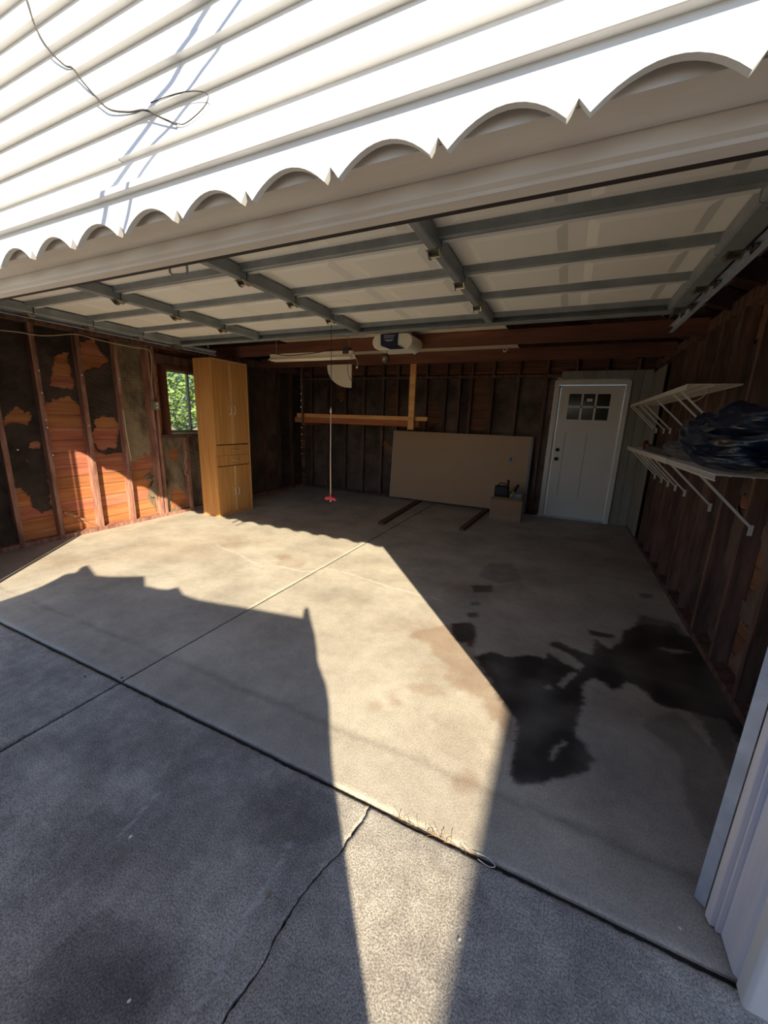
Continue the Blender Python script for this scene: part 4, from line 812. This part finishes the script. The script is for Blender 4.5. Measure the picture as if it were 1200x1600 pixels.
# tarp
def blob(name, m_, parent, cx, cy, z0, rx_, ry_, hz, seed, fold=.05, n=56, drape=0):
    mb = MB(); m2 = n
    for a in range(n+1):
        for b in range(m2):
            th = math.pi*a/n; ph = 2*math.pi*b/m2
            d = Vector((math.sin(th)*math.cos(ph), math.sin(th)*math.sin(ph), math.cos(th)))
            r_ = 1+.16*noise.noise(d*1.6+Vector((seed, 0, 0)))
            cr_ = abs(noise.noise(Vector((d.x*1.6, d.y*2.6, d.z*4.0))+Vector((seed*3, 1, 0))))
            r_ += -fold*1.6*cr_**.7+fold*.25*noise.noise(d*7+Vector((0, seed, 0)))
            x_ = cx+d.x*rx_*r_; y_ = cy+d.y*ry_*r_; z_ = z0+max(0, .5+.5*d.z)*hz*r_
            mb.v.append((min(x_, XR-.008), y_, max(z_, z0)))
    for a in range(n):
        for b in range(m2): mb.f.append((a*m2+b, a*m2+(b+1) % m2, (a+1)*m2+(b+1) % m2, (a+1)*m2+b))
    return build(mb, name, m_, parent, smooth=True)
tp = thing('plastic_tarp', 'crumpled glossy blue-black plastic tarp heaped on the lower wire shelf', 'tarp', (.85, 2.9, 1.252))
blob('main_bundle', 'tarp_black', tp, .86, 2.86, 1.252, .25, .52, .35, 1.0, fold=.09)
blob('front_roll', 'tarp_black', tp, .80, 2.62, 1.252, .19, .34, .16, 5.0, fold=.12)
blob('top_fold', 'tarp_black', tp, .84, 2.62, 1.43, .17, .36, .16, 9.0, fold=.08)
blob('grey_end', 'tarp_grey', tp, .80, 3.32, 1.252, .16, .32, .16, 7.0, fold=.1)
build(MB().tube(spline([(.70, 3.0, 1.46), (.67, 2.86, 1.42), (.665, 2.72, 1.44), (.70, 2.6, 1.48)]), .012, 8), 'rolled_edge', 'tarp_grey', tp, smooth=True, label='pale grey rolled edge')
bx('patch', 'gypsum_edge', tp, .648, .652, 2.62, 2.72, 1.30, 1.335, label='pale square sticker')
build(MB().lathe((.655, 2.50, 1.315), [(.012, 0), (.017, 0), (.017, -.004), (.012, -.004)], 'x', 14), 'eyelet', 'zinc', tp)
t = thing('flat_carton', 'long flat grey carton lying under the tarp on the lower shelf', 'carton', (.85, 4.0, 1.252))
bx('carton_body', 'tarp_grey', t, .74, .98, 3.72, 4.75, 1.2515, 1.30, bevel=.004)
t = thing('pruning_shears', 'red-handled shears lying at the far end of the lower shelf', 'shears', (.8, 5.2, 1.255))
for dx in (0, .04): build(MB().tube(spline([(.76+dx, 4.95, 1.262), (.78+dx*1.5, 5.1, 1.28), (.80+dx, 5.25, 1.30)]), .013, 8), 'handle', 'red_tool', t, smooth=True)
build(MB().bar((.81, 5.25, 1.30), (.85, 5.45, 1.33), .04, .008), 'blade', 'black_plastic', t)

# ---------------------------------------------------------------- small litter on the concrete
def scrap(px, py, s, name, m_, lab, cat, group=None, leaf=False):
    p = P(px, py, z=0); n = 7; pts = []
    for k in range(n):
        a = 2*math.pi*k/n; r_ = s*random.uniform(.5, 1); pts.append((p[0]+r_*math.cos(a)*(0.4 if leaf else .8), p[1]+r_*math.sin(a)))
    tag(build(MB().prism(pts, lambda u, v, t: (u, v, t+.3*(u-p[0])*(.5 if leaf else .2)), .0045, .006), name, m_), lab, cat, group)
scrap(420, 1399, .014, 'dry_leaf', 'dry_leaf', 'dry leaf lying on the shaded driveway left of the crack', 'leaf', leaf=True)
scrap(205, 1309, .009, 'paper_scrap', 'paper_bit', 'white scrap on the shaded driveway at left', 'scrap')
scrap(202, 1566, .006, 'paper_scrap', 'paper_bit', 'white scrap near the lower left of the driveway', 'scrap')
scrap(1062, 1452, .006, 'paper_scrap', 'paper_bit', 'white scrap on the shaded slab left of the jamb', 'scrap')
scrap(718, 1470, .006, 'paper_scrap', 'paper_bit', 'white scrap on the sunlit concrete beside the shadow edge', 'scrap')
scrap(191, 1060, .011, 'pebble', 'joint_dirt', 'dark pebble at the crossing of the slab joints', 'pebble')
scrap(133, 1058, .009, 'pebble', 'joint_dirt', 'dark pebble on the concrete left of the joint crossing', 'pebble')
p0 = P(760, 1350, z=0)
tag(build(MB().tube(spline([(p0[0]-.04, p0[1]+.015, .006), (p0[0], p0[1]+.012, .012), (p0[0]+.028, p0[1], .01), (p0[0]+.01, p0[1]-.01, .008), (p0[0]-.03, p0[1]-.002, .006)]), .0012, 5), 'bent_wire', 'paper_bit', smooth=True), 'thin bent white wire lying over the joint at the shadow edge', 'wire')
mb = MB()
for k in range(34):
    x_ = random.choice((-.37, -.30, -.22, -.13))+random.gauss(0, .03); b = Vector((x_, 1.081+random.uniform(-.004, .004), -.004)); e = b+Vector((random.gauss(0, .018), random.gauss(0, .014), random.uniform(.004, .03)))
    mb.tube([b, b.lerp(e, .5)+Vector((0, 0, .005)), e], .0008, 3)
tag(build(mb, 'dry_weeds', 'dry_grass'), 'dry brown weeds sprouting from the sunlit joint', 'weeds')['kind'] = 'stuff'

# ---------------------------------------------------------------- unseen blockers, added and shaped to cast the shadows on the drive
fy = -0.80
def up(x, y): s = (y-fy)/2.89; return (x+2.40*s, 2.09*s)
outline = [(520,1200), (516,1140), (515,1100), (510,1070), (497,1035), (495,1010), (492,990), (487,972), (485,965), (483,952), (480,948), (478,955), (478,966), (390,950), (350,944), (310,937), (287,929), (279,917), (262,921), (250,920), (227,915), (226,900), (200,901), (170,901), (150,899), (138,883), (134,884), (125,894), (107,896), (97,902), (75,913), (45,925), (0,940)]
tops = [up(*P(a, b, z=0)[:2]) for a, b in outline]
fs = struct('shadow_fence', (0, fy, 0))  # added screen, its top edge traced back from the shadow outline
x0_ = tops[0][0]; poly = [(x0_-.02, -.05), (x0_, .6)]+tops+[(tops[-1][0]-.35, tops[-1][1]-.5), (tops[-1][0]-.5, -.05)]
build(MB().prism(poly, lambda u, v, t: (u, t, v), fy-.04, fy), 'shadow_fence_panel', 'shadow_fence_wood', fs)
hs = struct('shadow_house', (3.2, -3, 0))  # added building out of view, its edge set to shade the right side
bx('shadow_house_wall', 'stucco', hs, 3.25, 3.45, -9.0, -1.72, -.05, 2.55)
bx('eave', 'stucco', hs, 2.90, 3.45, -9.0, -1.72, 2.50, 2.60)
build(MB().prism([(2.90, 2.60), (3.9, 3.0), (3.9, 3.1), (2.90, 2.62)], lambda u, v, t: (u, t, v), -9.0, -1.72), 'shadow_house_roof', 'shingle', hs)
